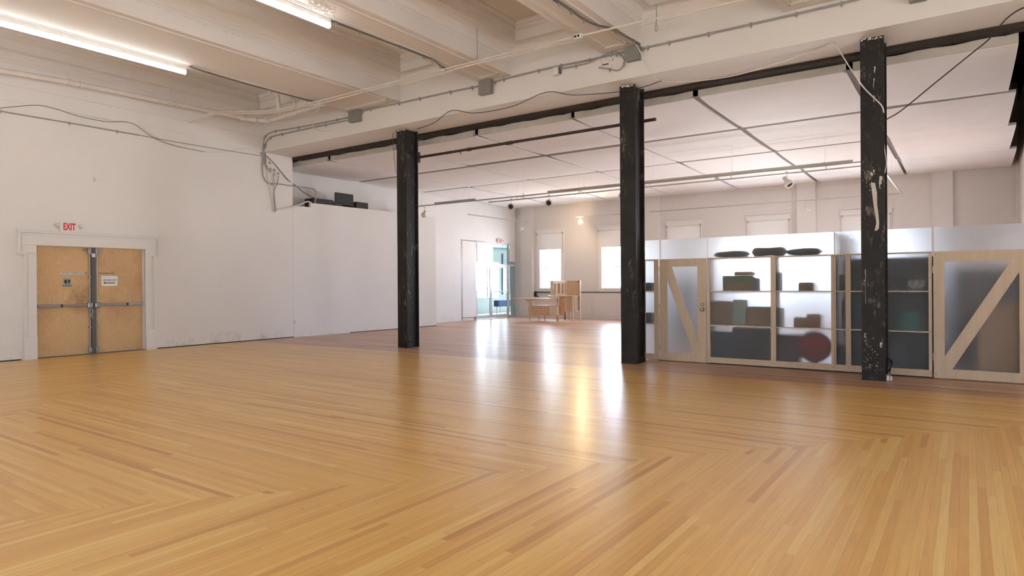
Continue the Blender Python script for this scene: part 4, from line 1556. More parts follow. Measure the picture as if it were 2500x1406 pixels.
lx = D(1294, 784, 21.75)
l1 = MB()
l1.tube([(lx.x, 21.75, 0), (lx.x, 21.75, .24), (lx.x - .03, 21.76, .45), (lx.x, 21.76, .62), (lx.x - .0, 21.76, .74), (lx.x - .06, 21.76, .86)], [.016, .034, .055, .05, .055, .12], 12)
l1.build('leg', M_OAK, desk)
x2, x3 = D(1331, 783, 21.95).x, D(1361.5, 784, 21.85).x
leg(x2, 21.92, .26)
leg(x3 - .06, 21.9, .26)
leg(lx.x + .05, 22.35, .26)
# drawer cabinet with a rounded end
cz0, cz1 = .235, .615
cx0, cx1 = lx.x + .03, x3 - .02
pts = [Vector((cx0, 21.80, 0)), Vector((cx0 + (cx1 - cx0) * .42, 21.80, 0))]
N = 10
for k in range(N + 1):
    t_ = k / N
    pts.append(Vector((cx0 + (cx1 - cx0) * (.55 + .45 * math.sin(t_ * PI / 2)), 21.80 + .5 * (1 - math.cos(t_ * PI / 2)), 0)))
pts += [Vector((cx0, 22.3, 0))]
MB().prism([p + Vector((0, 0, cz0)) for p in pts], (0, 0, cz1 - cz0)).build('drawer_cabinet', M_OAK, desk)
MB().prism([p + Vector((0, -.01, cz1)) for p in pts], (0, 0, .018)).build('cabinet_top', M_OAKL, desk)
xg = cx0 + (cx1 - cx0) * .40
MB().box(xg - .006, xg + .006, 21.795, 21.80, cz0, cz1).build('drawer_gap', M_BURL, desk)
mid = D(1342, 752, 21.93)
MB().box(mid.x - .035, mid.x + .035, 21.84, 21.93, .36, .60).build('finger_slot', M_BLACK, desk)
dr = MB().rbox(mid.x + .04, cx1 + .03, 21.80, 21.98, cz0 + .01, cz1 - .01, .02)
dr.build('drawer', M_OAKL, desk)
# hutch: bench slab, burl panel, posts
zb_ = 1.02
hp = [Vector((x3, 21.88, zb_)), Vector((D(1417, 720, 22.9).x, 22.9, zb_)), Vector((D(1417, 720, 22.9).x - .55, 23.5, zb_)), Vector((-14.25, 23.1, zb_)), Vector((-13.95, 22.45, zb_))]
MB().prism([p - Vector((0, 0, .022)) for p in hp], (0, 0, .022)).build('bench_slab', M_OAKL, desk)
MB().tube([(x3, 21.9, 0), (x3, 21.9, .26), (x3, 21.9, zb_ - .02)], [.018, .035, .04], 10).build('post', M_OAK, desk)
bp0, bp1 = Vector((x3 + .03, 22.0, .25)), Vector((x3 + .0, 22.62, .25))
bp1 = Vector((D(1379, 768, 22.5).x, 22.5, .25))
MB().prism([bp0, bp1, bp1 + Vector((0, 0, .745)), bp0 + Vector((0, 0, .745))], (-.03, .01, 0)).build('side_panel', M_BURL, desk)
pr = D(1402.5, 760, 22.75)
MB().prism([bp1 + Vector((.01, .02, .13)), Vector((pr.x, 22.75, .38)), Vector((pr.x, 22.75, .995)), bp1 + Vector((.01, .02, .745))], (-.01, .03, 0)).build('back_panel', M_OAK, desk)
MB().rbox(pr.x, pr.x + .05, 22.55, 22.60, 0, .998, .01).build('post', M_OAKL, desk)
xr2 = D(1417, 720, 22.9).x
MB().rbox(xr2 - .03, xr2 + .01, 22.86, 22.92, 0, 1.62, .008).build('post', M_OAKL, desk)
MB().box(pr.x + .05, xr2 - .03, 22.92, 22.95, .40, .998).build('back_panel', M_OAK, desk)
MB().box(pr.x + .05, xr2 - .03, 22.6, 22.94, .38, .405).build('low_shelf', M_OAKL, desk)
leg(D(1389, 777, 23.2).x, 23.2, .4)
MB().box(D(1378, 775, 23.1).x, D(1378, 775, 23.1).x + .03, 23.1, 23.13, 0, .34).build('steel_support', M_BLACK, desk)
# curved back of the hutch with three slots
u0c = D(1350, 720, 22.2)
tam = MB()
path = [(D(1351, 700, 22.15).x, 22.15), (D(1357, 700, 22.28).x, 22.32), (D(1366, 700, 22.45).x, 22.55), (D(1376, 700, 22.7).x, 22.74), (D(1382, 700, 22.8).x, 22.84)]
for k, ((xa, ya_), (xb, yb_)) in enumerate(zip(path, path[1:])):
    for (t0, t1, z0_, z1_) in ((0, 1, zb_, 1.10), (0, 1, 1.50, 1.62), (0, .28, 1.10, 1.50), (.72, 1, 1.10, 1.50)):
        A = Vector((xa + (xb - xa) * t0, ya_ + (yb_ - ya_) * t0, z0_))
        B = Vector((xa + (xb - xa) * t1, ya_ + (yb_ - ya_) * t1, z0_))
        h_ = Vector((0, 0, z1_ - z0_))
        tam.prism([A, B, B + h_, A + h_], (-.018, .018, 0))
tam.build('slotted_screen', M_OAKL, desk)
bk = MB()
for (xa, ya_), (xb, yb_) in zip(path, path[1:]):
    A, B = Vector((xa - .03, ya_ + .05, zb_)), Vector((xb - .03, yb_ + .05, zb_))
    bk.prism([A, B, B + Vector((0, 0, .57)), A + Vector((0, 0, .57))], (-.01, .01, 0))
bk.build('screen_backing', M_OAK, desk)
MB().prism([Vector((path[-1][0], path[-1][1], zb_)), Vector((xr2 - .02, 22.93, zb_)), Vector((xr2 - .02, 22.93, 1.61)), Vector((path[-1][0], path[-1][1], 1.61))], (0, .02, 0)).build('back_panel', M_OAK, desk)
lw = [D(1343, 685, 22.2), D(1350, 685, 22.15), D(1350.5, 700, 22.15), D(1354, 718, 22.15), D(1355, 721, 22.15), D(1344, 721, 22.2)]
MB().prism(lw, (0, .02, 0)).build('side_panel', M_OAKL, desk)
MB().ball(D(1412, 687, 22.92), .02, .01, .03, 8, 6).ball(D(1411, 690, 22.92), .014, .01, .02, 8, 6).build('cable_hole', M_BLACK, desk)
# radiator valve on the wall
o = MB()
p = P(1308, 717, y=YF - .06)
o.rbox(p.x - .07, p.x + .07, YF - .10, YF - .165 + .1, p.z - .13, p.z + .1, .02)
o.tube([(p.x + .05, YF - .06, p.z + .07), (p.x + .9, YF - .06, p.z + .07)], .02, 8)
o.tube([(p.x + .0, YF - .06, p.z - .1), (p.x + .15, YF - .06, p.z - .12)], .02, 8)
tag(o.build('pipe_valve', M_BLACK), 'black pipe fitting low on wall beside the curved desk', 'valve')

# ------------------------------------------------------------------ ceiling fixtures: tubes
def tube_light(label, x, y0, y1, group='fluorescent strip lights on the cross beams'):
    o = thing('strip_light', label, 'strip light', (x, (y0 + y1) / 2, ZS - .17), group)
    MB().box(x - .03, x + .03, y0, y1, ZS - .085, ZS - .02).build('housing', M_WHITE, o)
    MB().tube([(x, y0 + .01, ZS - .125), (x, y1 - .01, ZS - .125)], .042, 12).build('diffuser', M_TUBE, o)
    return o


LX1, LX2 = -12.28, -8.25
tube_light('lit strip light under the wide beam, its end toward the great beam', LX1, 4.55, 6.66)
tube_light('lit strip light under the wide beam, cut by the picture edge', LX1, 2.45, 4.54)
tube_light('lit strip light under second cross beam, beside peeling plaster', LX2, 4.7, 6.80)
tube_light('unseen added strip light under second cross beam, behind the viewer', LX2, 1.2, 3.3)  # strip lights from here on are unseen, added to brighten the hall
tube_light('unseen added strip light under the wide beam, behind the viewer', LX1, -1.0, 1.1)
tube_light('unseen added strip light under third cross beam, behind the viewer', -5.1, 1.0, 3.4)
tube_light('unseen added strip light under fourth cross beam, behind the viewer', -1.8, 0.0, 2.4)
tube_light('unseen added strip light under fifth cross beam, behind the viewer', 1.3, 1.0, 3.4)
# peeling plaster patch beside the second strip light
o = MB()
for k in range(70):
    u = 765 + rnd.gauss(12, 18)
    v = 10 + (u - 765) * .38 + rnd.gauss(0, 7)
    if v < -10:
        continue
    p = P(u, v, z=ZS)
    o.ball((p.x, p.y, ZS - .004), rnd.uniform(.01, .035), rnd.uniform(.02, .05), rnd.uniform(.006, .02), 7, 4)
tag(o.build('peeling_plaster', M_CEIL), 'patch of peeling plaster beside the second strip light', 'plaster patch')

# lamps added behind the frosted sheet to brighten the back room ceiling
for lab, xa, xb, yy in (('added strip light inside the storage room, glowing behind the frosted shelving', -4.5, -2.5, 15.0), ('added strip light inside the storage room, farther back towards the windows', -6.2, -4.1, 19.2)):
    o = thing('strip_light', lab, 'strip light', ((xa + xb) / 2, yy, 2.02), 'added strip lights of the storage room')
    MB().box(xa, xb, yy - .04, yy + .04, 2.02, 2.06).build('housing', M_WHITE, o)
    MB().tube([(xa + .02, yy, 2.10), (xb - .02, yy, 2.10)], .03, 10).build('diffuser', M_FILLTUBE, o)
    for xx in (xa + .1, xb - .1):
        MB().tube([(xx, yy, 0), (xx, yy, 2.02)], .015, 8).build('stand', M_COND, o)

# grey junction boxes on the great beam
for i, (u0, u1, v0, v1) in enumerate(((851, 880, 272, 301), (1168.5, 1202, 197, 234), (1526, 1565.5, 116, 152), (2219, 2270, -45, 6))):
    a, b = P(u0, (v0 + v1) / 2, y=YB0 - .12), P(u1 - (u1 - u0) * .16, (v0 + v1) / 2, y=YB0 - .12)
    zt, zb3 = P(u0, v0, y=YB0 - .12).z, P(u0, v1 - 2, y=YB0 - .12).z
    o = thing('junction_box', ['grey junction box near the corner conduits', 'grey junction box over the farthest black column side', 'grey junction box above the middle black column', 'grey junction box cut by the top edge of the picture'][i], 'junction box', ((a.x + b.x) / 2, YB0 - .08, zb3), 'grey junction boxes on the great beam')
    MB().rbox(a.x, b.x, YB0 - .12, YB0 - .002, zb3, min(zt, ZS - .01), .006).build('body', M_GREY, o)
    MB().box(a.x - .006, b.x + .006, YB0 - .128, YB0 - .12, zb3 - .004, min(zt, ZS - .01)).build('cover', M_GREY, o)


def px_path(pts, default=None, steps=0):
    out = []
    for q in pts:
        u, v, ax, val = q
        out.append(P(u, v, **{ax: val}))
    return smooth(out, steps) if steps else out


def smooth(pts, n=6):
    """Catmull-Rom through the points"""
    pts = [Vector(p) for p in pts]
    e = [pts[0] * 2 - pts[1]] + pts + [pts[-1] * 2 - pts[-2]]
    out = []
    for i in range(1, len(e) - 2):
        p0, p1, p2, p3 = e[i - 1:i + 3]
        for k in range(n):
            t = k / n
            out.append(.5 * ((2 * p1) + (p2 - p0) * t + (2 * p0 - 5 * p1 + 4 * p2 - p3) * t * t + (3 * p1 - p0 - 3 * p2 + p3) * t ** 3))
    out.append(pts[-1])
    return out


def cable(name, label, cat, pts, r, mat, steps=6, n=6, clips=0, clipmat=None):
    path = px_path(pts, steps=steps)
    m = MB().tube(path, r, n)
    o = m.build(name, mat)
    tag(o, label, cat)
    if clips:
        tot = len(path)
        for k in range(clips):
            p = path[int((k + .5) * tot / clips)]
            c = MB().box(p.x - .012, p.x + .012, p.y - r - .008, p.y + r + .008, p.z - r - .012, p.z + r + .006)
            c.box(p.x - .008, p.x + .008, p.y - .004, p.y + .004, p.z - r - .045, p.z - r - .012)
            c.build('clip', clipmat or M_COND, o)
    return o


yc_ = YB0 - .03
A = [(-880, -270)]
# grey conduits along the great beam
cable('metal_conduit', 'grey conduit pair from corner bend to the first junction box, upper', 'conduit', [(662, 420, 'x', XL + .03), (646, 395, 'x', XL + .03), (644, 352, 'x', XL + .05), (648, 332, 'y', yc_), (668, 321, 'y', yc_), (700, 316, 'y', yc_), (780, 301, 'y', yc_), (852, 286, 'y', yc_)], .016, M_COND, 5, 7, 6)
cable('metal_conduit', 'grey conduit below its twin, from corner bend to first junction box', 'conduit', [(650, 397, 'x', XL + .03), (648, 372, 'x', XL + .04), (649, 350, 'y', yc_), (660, 336, 'y', yc_), (678, 330, 'y', yc_), (760, 312, 'y', yc_), (852, 293, 'y', yc_)], .016, M_COND, 5, 7, 5)
cable('metal_conduit', 'grey conduit from the first to the second junction box', 'conduit', [(880, 274, 'y', yc_), (905, 266, 'y', yc_), (1000, 246, 'y', yc_), (1100, 224, 'y', yc_), (1170, 210, 'y', yc_)], .018, M_COND, 4, 7, 6)
cable('metal_conduit', 'grey conduit from the second to the third junction box', 'conduit', [(1202, 202, 'y', yc_), (1230, 193, 'y', yc_), (1345, 165, 'y', yc_), (1440, 146, 'y', yc_), (1527, 125, 'y', yc_)], .018, M_COND, 4, 7, 6)
cable('metal_conduit', 'grey conduit from the third junction box to the upper picture edge', 'conduit', [(1564, 121, 'y', yc_), (1600, 111, 'y', yc_), (1782, 71, 'y', yc_), (2000, 21, 'y', yc_), (2220, -32, 'y', yc_)], .018, M_COND, 4, 7, 8)
cable('metal_conduit', 'thin grey conduit curling in a loop beside the third junction box', 'conduit', [(1362, 168, 'y', yc_), (1400, 162, 'y', yc_), (1440, 152, 'y', yc_), (1475, 135, 'y', yc_ - .02), (1500, 130, 'y', yc_ - .03), (1518, 137, 'y', yc_ - .03), (1524, 150, 'y', yc_ - .03), (1518, 165, 'y', yc_ - .03), (1505, 172, 'y', yc_ - .01), (1485, 168, 'y', yc_), (1462, 165, 'y', yc_)], .014, M_COND, 6, 7, 4)
o = thing('junction_box', 'small white box under the conduit on the great beam', 'junction box', P(1358, 180, y=yc_))
a, b = P(1349, 165, y=YB0 - .09), P(1362, 181, y=YB0 - .09)
MB().rbox(a.x, b.x, YB0 - .09, YB0, b.z, a.z, .004).build('body', M_WHITE, o)
MB().box(b.x, b.x + .03, YB0 - .07, YB0, b.z + .02, a.z - .01).build('side_plate', M_ARM, o)
o = MB()
for k in range(18):
    p = P(1478 + rnd.gauss(0, 11), 155 + rnd.gauss(0, 7), y=YB0)
    o.ball((p.x, YB0, p.z), .04, .012, .03, 8, 5)
p = P(1478, 158, y=YB0)
tag(o.build('plaster_patch', M_BEAM), 'rough plaster hole patch on the great beam inside conduit loop', 'plaster patch')
o = MB().box(p.x - .05, p.x + .07, YB0 - .022, YB0 - .01, p.z - .008, p.z + .008)
tag(o.build('open_crack', M_BLACK), 'dark crack in the plaster patch on the great beam', 'crack')

# flexible dark conduits along the cross beams
xc1, xc2, zc_ = LX1, LX2, ZS - .03
cable('flexible_conduit', 'dark flexible conduit from the first strip light to the cream pipe junction', 'conduit', [(462, 162, 'z', zc_), (500, 175, 'z', zc_), (600, 204, 'z', zc_), (700, 231, 'z', zc_), (750, 244, 'z', zc_), (778, 251, 'z', 5.66)], .014, M_ARM, 5, 7, 7)
cable('flexible_conduit', 'dark flexible conduit sagging from the second strip light', 'conduit', [(797, 47, 'z', zc_), (860, 70, 'z', zc_), (960, 108, 'z', zc_), (1035, 137, 'z', zc_), (1060, 147, 'z', 5.66), (1078, 163, 'z', 5.66), (1094, 168, 'z', 5.65)], .016, M_ARM, 5, 7, 7)
cable('flexible_conduit', 'dark flexible conduit draped along the third cross beam into grey box', 'conduit', [(1352, 0, 'z', zc_), (1372, 11, 'z', zc_), (1400, 30, 'z', zc_), (1425, 47, 'z', 5.66), (1455, 61, 'z', 5.66), (1490, 69, 'z', 5.66), (1525, 87, 'z', zc_), (1562, 108, 'z', zc_)], .018, M_ARM, 5, 7, 6)

# cream conduits crossing under the beams, hung on wires
yw, zw = 9.62, 5.62
cable('cream_conduit', 'long cream conduit hung under the cross beams, upper of the pair', 'conduit', [(460, 296, 'x', XL + .05), (520, 274, 'z', zw), (665, 270, 'z', zw), (790, 244, 'z', zw), (1000, 190, 'z', zw), (1250, 127, 'z', zw), (1395, 92, 'z', zw)], .015, M_WPIPE, 0, 8)
cable('cream_conduit', 'long cream conduit hung under the cross beams, lower of the pair', 'conduit', [(462, 300, 'x', XL + .05), (522, 279, 'z', zw - .02), (668, 275, 'z', zw - .02), (800, 248, 'z', zw - .02), (1000, 196, 'z', zw - .02), (1250, 134, 'z', zw - .02), (1300, 122, 'z', zw - .02)], .015, M_WPIPE, 0, 8)
cable('cream_conduit', 'cream conduit from the twin socket box to the upper picture edge', 'conduit', [(1420, 86, 'z', zw), (1450, 80, 'z', zw), (1560, 53, 'z', zw), (1700, 24, 'z', zw), (1840, -6, 'z', zw)], .017, M_WPIPE, 0, 8)
p = P(1410, 90, z=zw)
o = thing('socket_box', 'small white box with two black round openings on cream conduit', 'socket', p)
MB().rbox(p.x - .06, p.x + .09, p.y - .035, p.y + .035, p.z - .04, p.z + .045, .008).build('body', M_WHITE, o)
MB().lathe([(.02, 0), (.02, .008)], Matrix.Translation((p.x - .025, p.y - .034, p.z)) @ Matrix.Rotation(PI / 2, 4, 'X'), 14).lathe([(.02, 0), (.02, .008)], Matrix.Translation((p.x + .035, p.y - .034, p.z)) @ Matrix.Rotation(PI / 2, 4, 'X'), 14).build('opening', M_BLACK, o)
p = P(776, 255, z=zw)
o = thing('socket_box', 'cream box with two black knock-outs at the pipe elbow', 'socket', p)
MB().rbox(p.x - .08, p.x + .12, p.y - .05, p.y + .06, p.z - .06, p.z + .07, .02).build('body', M_WPIPE, o)
MB().ball((p.x - .03, p.y - .05, p.z + .04), .016, .006, .016, 10, 6).ball((p.x + .03, p.y - .05, p.z + .045), .014, .006, .014, 10, 6).build('opening', M_BLACK, o)
for i, (u, lab) in enumerate(((1165, 'thin hanging rod dropping to the cream conduit between second and third beams'),)):
    p = P(u, 152, z=zw)
    o = MB().tube([(p.x, p.y, zw), (p.x, p.y, 6.6)], .006, 6)
    o.tube([(p.x, p.y, zw), (p.x, p.y, zw + .14)], .011, 6)
    tag(o.build('hanging_rod', M_COND), lab, 'rod')
# looped steel cable hanging near the upper edge
p = P(1602, 60, z=5.9)
o = MB().tube([(p.x, p.y, 6.6), (p.x + .01, p.y, 6.0), (p.x, p.y, 5.93)], .007, 6)
o.tube([(p.x, p.y, 5.93), (p.x - .02, p.y, 5.86), (p.x - .018, p.y, 5.80), (p.x, p.y, 5.785), (p.x + .018, p.y, 5.80), (p.x + .02, p.y, 5.86), (p.x, p.y, 5.93)], .006, 6)
tag(o.build('looped_cable', M_COND), 'thin steel cable ending in a loop, hanging over the great beam', 'cable')

# big cream drain pipe along the side wall
path = smooth([P(-120, 152, x=-15.6), P(0, 172, x=-15.6), P(200, 207, x=-15.6), P(430, 254, x=-15.6), P(560, 281, x=-15.5), P(612, 291, z=5.75), P(655, 293, z=5.72), P(700, 280, z=5.68), P(740, 268, z=5.66), P(790, 254, z=5.66)], 6)
o = MB().tube(path, .055, 14).build('drain_pipe', M_WPIPE)
tag(o, 'thick cream drain pipe hung along the top of the side wall', 'pipe')
for (u, v, X) in ((170, 201, -15.6), (198, 207, -15.6), (412, 250, -15.6), (430, 254, -15.6)):
    p = P(u, v, x=X)
    MB().tube([p + Vector((0, -.03, 0)), p + Vector((0, .03, 0))], .072, 14).build('coupling', M_WPIPE, o)
for q, d_ in ((P(590, 287, z=5.75), Vector((.03, .05, 0))), (P(625, 292, z=5.73), Vector((.05, .03, 0))), (P(655, 293, z=5.72), Vector((.05, 0, 0))), (P(700, 280, z=5.68), Vector((.05, 0, 0))), (P(722, 274, z=5.67), Vector((.04, 0, 0))), (P(748, 266, z=5.66), Vector((.05, 0, 0)))):
    MB().tube([q - d_ * .8, q + d_ * .8], .072, 14).build('coupling', M_WPIPE, o)
for (u, v) in ((166, 200), (414, 249), (607, 288)):
    p = P(u, v, x=-15.6)
    MB().tube([p, (p.x, p.y, 6.3)], .010, 6).build('hanger_rod', M_WPIPE, o)
e = MB()
p = P(686, 279, z=5.70)
e.tube(smooth([p, p + Vector((.0, -.05, .12)), p + Vector((.1, -.15, .3)), p + Vector((.1, -.2, .5)), p + Vector((-.08, -.2, .62)), p + Vector((-.3, -.1, .6))], 5), .05, 12)
p = P(722, 272, z=5.68)
e.tube([p, p + Vector((0, -.1, .5)), p + Vector((0, -.1, .85))], .04, 12)
e.build('elbow', M_WPIPE, o)
cable('cream_flexible_hose', 'cream hose curling down from the pipe elbow onto the great beam', 'hose', [(780, 262, 'z', 5.58), (768, 282, 'y', 10.5), (763, 300, 'y', 10.6), (768, 313, 'y', 10.75), (785, 321, 'y', yc_), (808, 318, 'y', yc_)], .014, M_WPIPE, 6, 8)

# conduits and cables of the corner bundle
xw = XL + .03
o = thing('conduit_box', 'white junction box topmost in the corner conduit bundle', 'junction box', P(656, 398, x=xw))
for i, (u, v, s_, lab) in enumerate(((656, 398, .085, None), (667, 416, .075, 'white junction box in the middle of the corner conduit bundle'), (677, 424, .08, 'white junction box lowest in the corner conduit bundle'))):
    if lab:
        o = thing('conduit_box', lab, 'junction box', P(u, v, x=xw))
    p = P(u, v, x=xw)
    MB().rbox(XL, XL + .07, p.y - s_, p.y + s_, p.z - s_ * .8, p.z + s_ * .8, .012).build('body', M_WHITE, o)
    MB().lathe([(.04, 0), (.04, .015)], Matrix.Translation((XL + .07, p.y, p.z)) @ Matrix.Rotation(PI / 2, 4, 'Y'), 12).build('cover', M_COND, o)
x_ = 'x'
cable('metal_conduit', 'grey conduit falling from the white boxes, first of the bundle', 'conduit', [(653, 405, x_, xw), (655, 440, x_, xw), (663, 480, x_, xw), (668, 516, x_, xw)], .014, M_WPIPE, 6, 7)
cable('metal_conduit', 'grey conduit falling from the white boxes, second of the bundle', 'conduit', [(667, 423, x_, xw + .02), (669, 452, x_, xw + .02), (668, 480, x_, xw + .02), (671, 517, x_, xw)], .014, M_COND, 6, 7)
cable('metal_conduit', 'grey conduit falling from the lowest white box', 'conduit', [(680, 430, x_, xw + .02), (677, 448, x_, xw + .02), (670, 466, x_, xw + .04), (671, 490, x_, xw + .03), (674, 515, x_, xw)], .014, M_COND, 6, 7)
cable('metal_conduit', 'grey conduit sweeping from the corner bend over to the loft', 'conduit', [(643, 350, x_, xw), (641, 400, x_, xw), (643, 430, x_, xw), (655, 447, x_, xw), (680, 449, x_, xw), (713, 454, x_, xw), (760, 460, 'y', 12.45), (770, 467, 'y', 12.5), (771, 480, 'y', 12.5), (769, 496, 'y', 12.5)], .016, M_COND, 5, 7, 4)
cable('flexible_hose', 'cream flexible hose rising from bundle foot to the loft edge', 'hose', [(671, 517, x_, xw), (680, 512, x_, xw), (710, 506, x_, xw + .03), (735, 498, x_, -15.86), (750, 492, x_, -15.84), (760, 495, x_, -15.86)], .02, M_WPIPE, 6, 8)
cable('black_cable', 'dark red and black cable running from wall top to the loft', 'cable', [(635, 373, x_, xw), (650, 380, x_, xw), (670, 400, x_, xw + .02), (700, 436, x_, xw), (722, 454, 'y', 11.9), (745, 472, 'y', 12.2), (770, 485, 'y', 12.5), (790, 494, 'y', 12.9)], .010, M_REDC, 6, 6)
# thin cables sagging along the side wall
cable('metal_conduit', 'straight grey conduit along the side wall at the picture edge', 'conduit', [(-80, 253, x_, XL + .02), (0, 271, x_, XL + .02), (170, 300, x_, XL + .02), (341, 330, x_, XL + .02)], .014, M_COND, 3, 7, 4)
cable('thin_cable', 'thin dark cable continuing the side-wall conduit to the corner bundle', 'cable', [(341, 330, x_, XL + .02), (420, 345, x_, XL + .02), (540, 365, x_, XL + .02), (640, 381, x_, XL + .02)], .005, M_BLKC, 4, 5)
cable('thin_cable', 'thin dark cable sagging in waves along the side wall', 'cable', [(-40, 268, x_, XL + .02), (80, 257, x_, XL + .02), (130, 264, x_, XL + .02), (190, 283, x_, XL + .02), (260, 297, x_, XL + .02), (320, 300, x_, XL + .02), (370, 333, x_, XL + .03), (420, 354, x_, XL + .02), (500, 371, x_, XL + .02)], .006, M_ARM, 6, 5)
cable('thin_cable', 'thin pale cable beside the dark one on the side wall', 'cable', [(140, 268, x_, XL + .015), (260, 292, x_, XL + .015), (330, 303, x_, XL + .015), (400, 345, x_, XL + .015), (500, 371, x_, XL + .015), (560, 369, x_, XL + .015), (600, 362, x_, XL + .015), (638, 374, x_, XL + .015)], .006, M_WPIPE, 6, 5)
# cables under the great beam
yb_, zu = 11.0, ZB - .015
cable('thin_cable', 'thin black cable swagged under the great beam between the columns', 'cable', [(1018, 315, 'z', zu), (1060, 300, 'z', zu - .02), (1102, 270, 'z', zu), (1160, 276, 'z', zu - .05), (1250, 260, 'z', zu - .03), (1334, 225, 'z', zu), (1400, 232, 'y', 11.05), (1512, 224, 'y', 11.13), (1575, 211, 'y', 11.13), (1615, 197, 'y', 11.15)], .007, M_BLKC, 6, 6)
cable('cream_cable', 'cream cable hanging from the beam edge to the drip-marked column', 'cable', [(1540, 88, 'y', YB0 - .05), (1560, 120, 'y', YB0 - .2), (1588, 175, 'y', YB0 - .02), (1615, 197, 'z', zu), (1680, 199, 'z', zu - .05), (1780, 187, 'z', zu - .07), (1880, 160, 'z', zu - .04), (1990, 123, 'z', zu), (2030, 107, 'z', zu), (2045, 118, 'z', zu - .02), (2075, 165, 'y', 11.1), (2110, 215, 'y', 11.12), (2150, 255, 'y', 11.14), (2158, 275, 'y', 11.14)], .010, M_WPIPE, 6, 6)
cable('thin_cable', 'black cable from the drip-marked column up to the picture corner', 'cable', [(2163, 292, 'y', 11.4), (2200, 270, 'y', 11.4), (2280, 205, 'y', 11.3), (2370, 132, 'y', 11.2), (2415, 95, 'y', 11.1), (2455, 48, 'y', 11.0), (2492, 22, 'z', zu), (2530, 12, 'z', zu)], .009, M_BLKC, 6, 6)
cable('thin_cable', 'pale cable looping out low on the drip-marked column side', 'cable', [(2158, 352, 'y', 11.3), (2162, 380, 'y', 11.3), (2164, 400, 'y', 11.3), (2160, 422, 'y', 11.3)], .008, M_WPIPE, 6, 6)
cable('thin_cable', 'thin dark wire bent over the top of the farthest black column', 'cable', [(968, 322, 'y', 11.2), (962, 320, 'y', 11.25), (959, 324, 'y', 11.3), (959, 340, 'y', 11.3), (962, 380, 'y', 11.3), (967, 425, 'y', 11.3)], .006, M_ARM, 6, 6)
# rusty pipe between the columns
a, b = P(1023, 384, y=11.64), P(1601, 291, y=11.64)
o = MB().tube([a, b], .032, 12)
o.tube([a + Vector((1.5, 0, 0)), a + Vector((1.6, 0, 0))], .042, 12)
o.tube([a + Vector((2.6, 0, 0)), a + Vector((2.75, 0, 0))], .042, 12)
o = o.build('rusty_pipe', M_RUST)
tag(o, 'dark rusty pipe hung behind the columns, its end past the middle column', 'pipe')
c = MB()
c.rbox(a.x - .04, a.x + .03, 11.58, 11.66, a.z - .13, a.z + .12, .01)
for k in range(3):
    z = a.z + .14 + k * .05
    c.tube([(a.x - .01, 11.6, z), (a.x + .015, 11.6, z + .025), (a.x - .01, 11.6, z + .05), (a.x - .03, 11.6, z + .025), (a.x - .01, 11.6, z)], .006, 6)
c.tube([(a.x + 1.3, 11.64, a.z), (a.x + 1.3, 11.64, a.z - .08)], .01, 6)
c.build('bracket', M_BLACK, o)

# power adaptor and cables at the foot of the drip-marked column
p = P(2170, 927, y=11.22)
o = thing('floor_socket', 'grey metal socket box on the floor beside the drip-marked column', 'socket', (p.x, 11.25, 0))
ax, bx_ = P(2162, 927, y=11.2).x, P(2177, 927, y=11.2).x
MB().rbox(ax, bx_ - .02, 11.2, 11.32, 0, .10, .008).build('body', M_STEELG, o)
MB().rbox(ax + .02, bx_ - .035, 11.195, 11.2, .015, .085, .002).build('face_plate', M_WHITE, o)
MB().rbox(bx_ - .045, bx_, 11.22, 11.31, .01, .075, .008).build('plug', M_WHITE, o)
cable('black_cable', 'coiled black cables at the foot of the drip-marked column', 'cable', [(2163, 840, 'y', 11.35), (2165, 870, 'y', 11.35), (2174, 878, 'y', 11.3), (2178, 885, 'y', 11.3), (2172, 900, 'y', 11.3), (2166, 908, 'y', 11.3), (2168, 892, 'y', 11.3), (2176, 880, 'y', 11.32), (2172, 912, 'y', 11.28)], .010, M_BLKC, 6, 6)

# ------------------------------------------------------------------ track lighting
ZK = 4.22
yk0, yk1, xk0, xk1 = 16.6, 23.3, -15.85, -1.66


def track(label, a, b, wide=None):
    a, b = Vector(a), Vector(b)
    o = thing('lighting_track', label, 'track', (a + b) / 2, 'hung lighting tracks of the back room')
    d = (b - a).normalized()
    sde = Vector((-d.y, d.x, 0))
    m = MB()
    m.prism([a + sde * .02, a - sde * .02, a - sde * .02 - Vector((0, 0, .035)), a + sde * .02 - Vector((0, 0, .035))], b - a)
    m.build('rail', M_TRACK, o)
    n = max(2, int((b - a).length / 2.4) + 1)
    for k in range(n):
        p = a + (b - a) * ((k + .5) / n)
        w = MB().tube([p, Vector((p.x, p.y, 4.96))], .0025, 5)
        w.box(p.x - .012, p.x + .012, p.y - .012, p.y + .012, p.z, p.z + .07)
        w.build('hanging_wire', M_WHITE, o)
    if wide:
        for s0, s1 in wide:
            p, q = a + (b - a) * s0, a + (b - a) * s1
            c = MB().prism([p + sde * .045, p - sde * .045, p - sde * .045 + Vector((0, 0, .05)), p + sde * .045 + Vector((0, 0, .05))], q - p)
            c.build('steel_channel', M_TRACK, o)
    return o


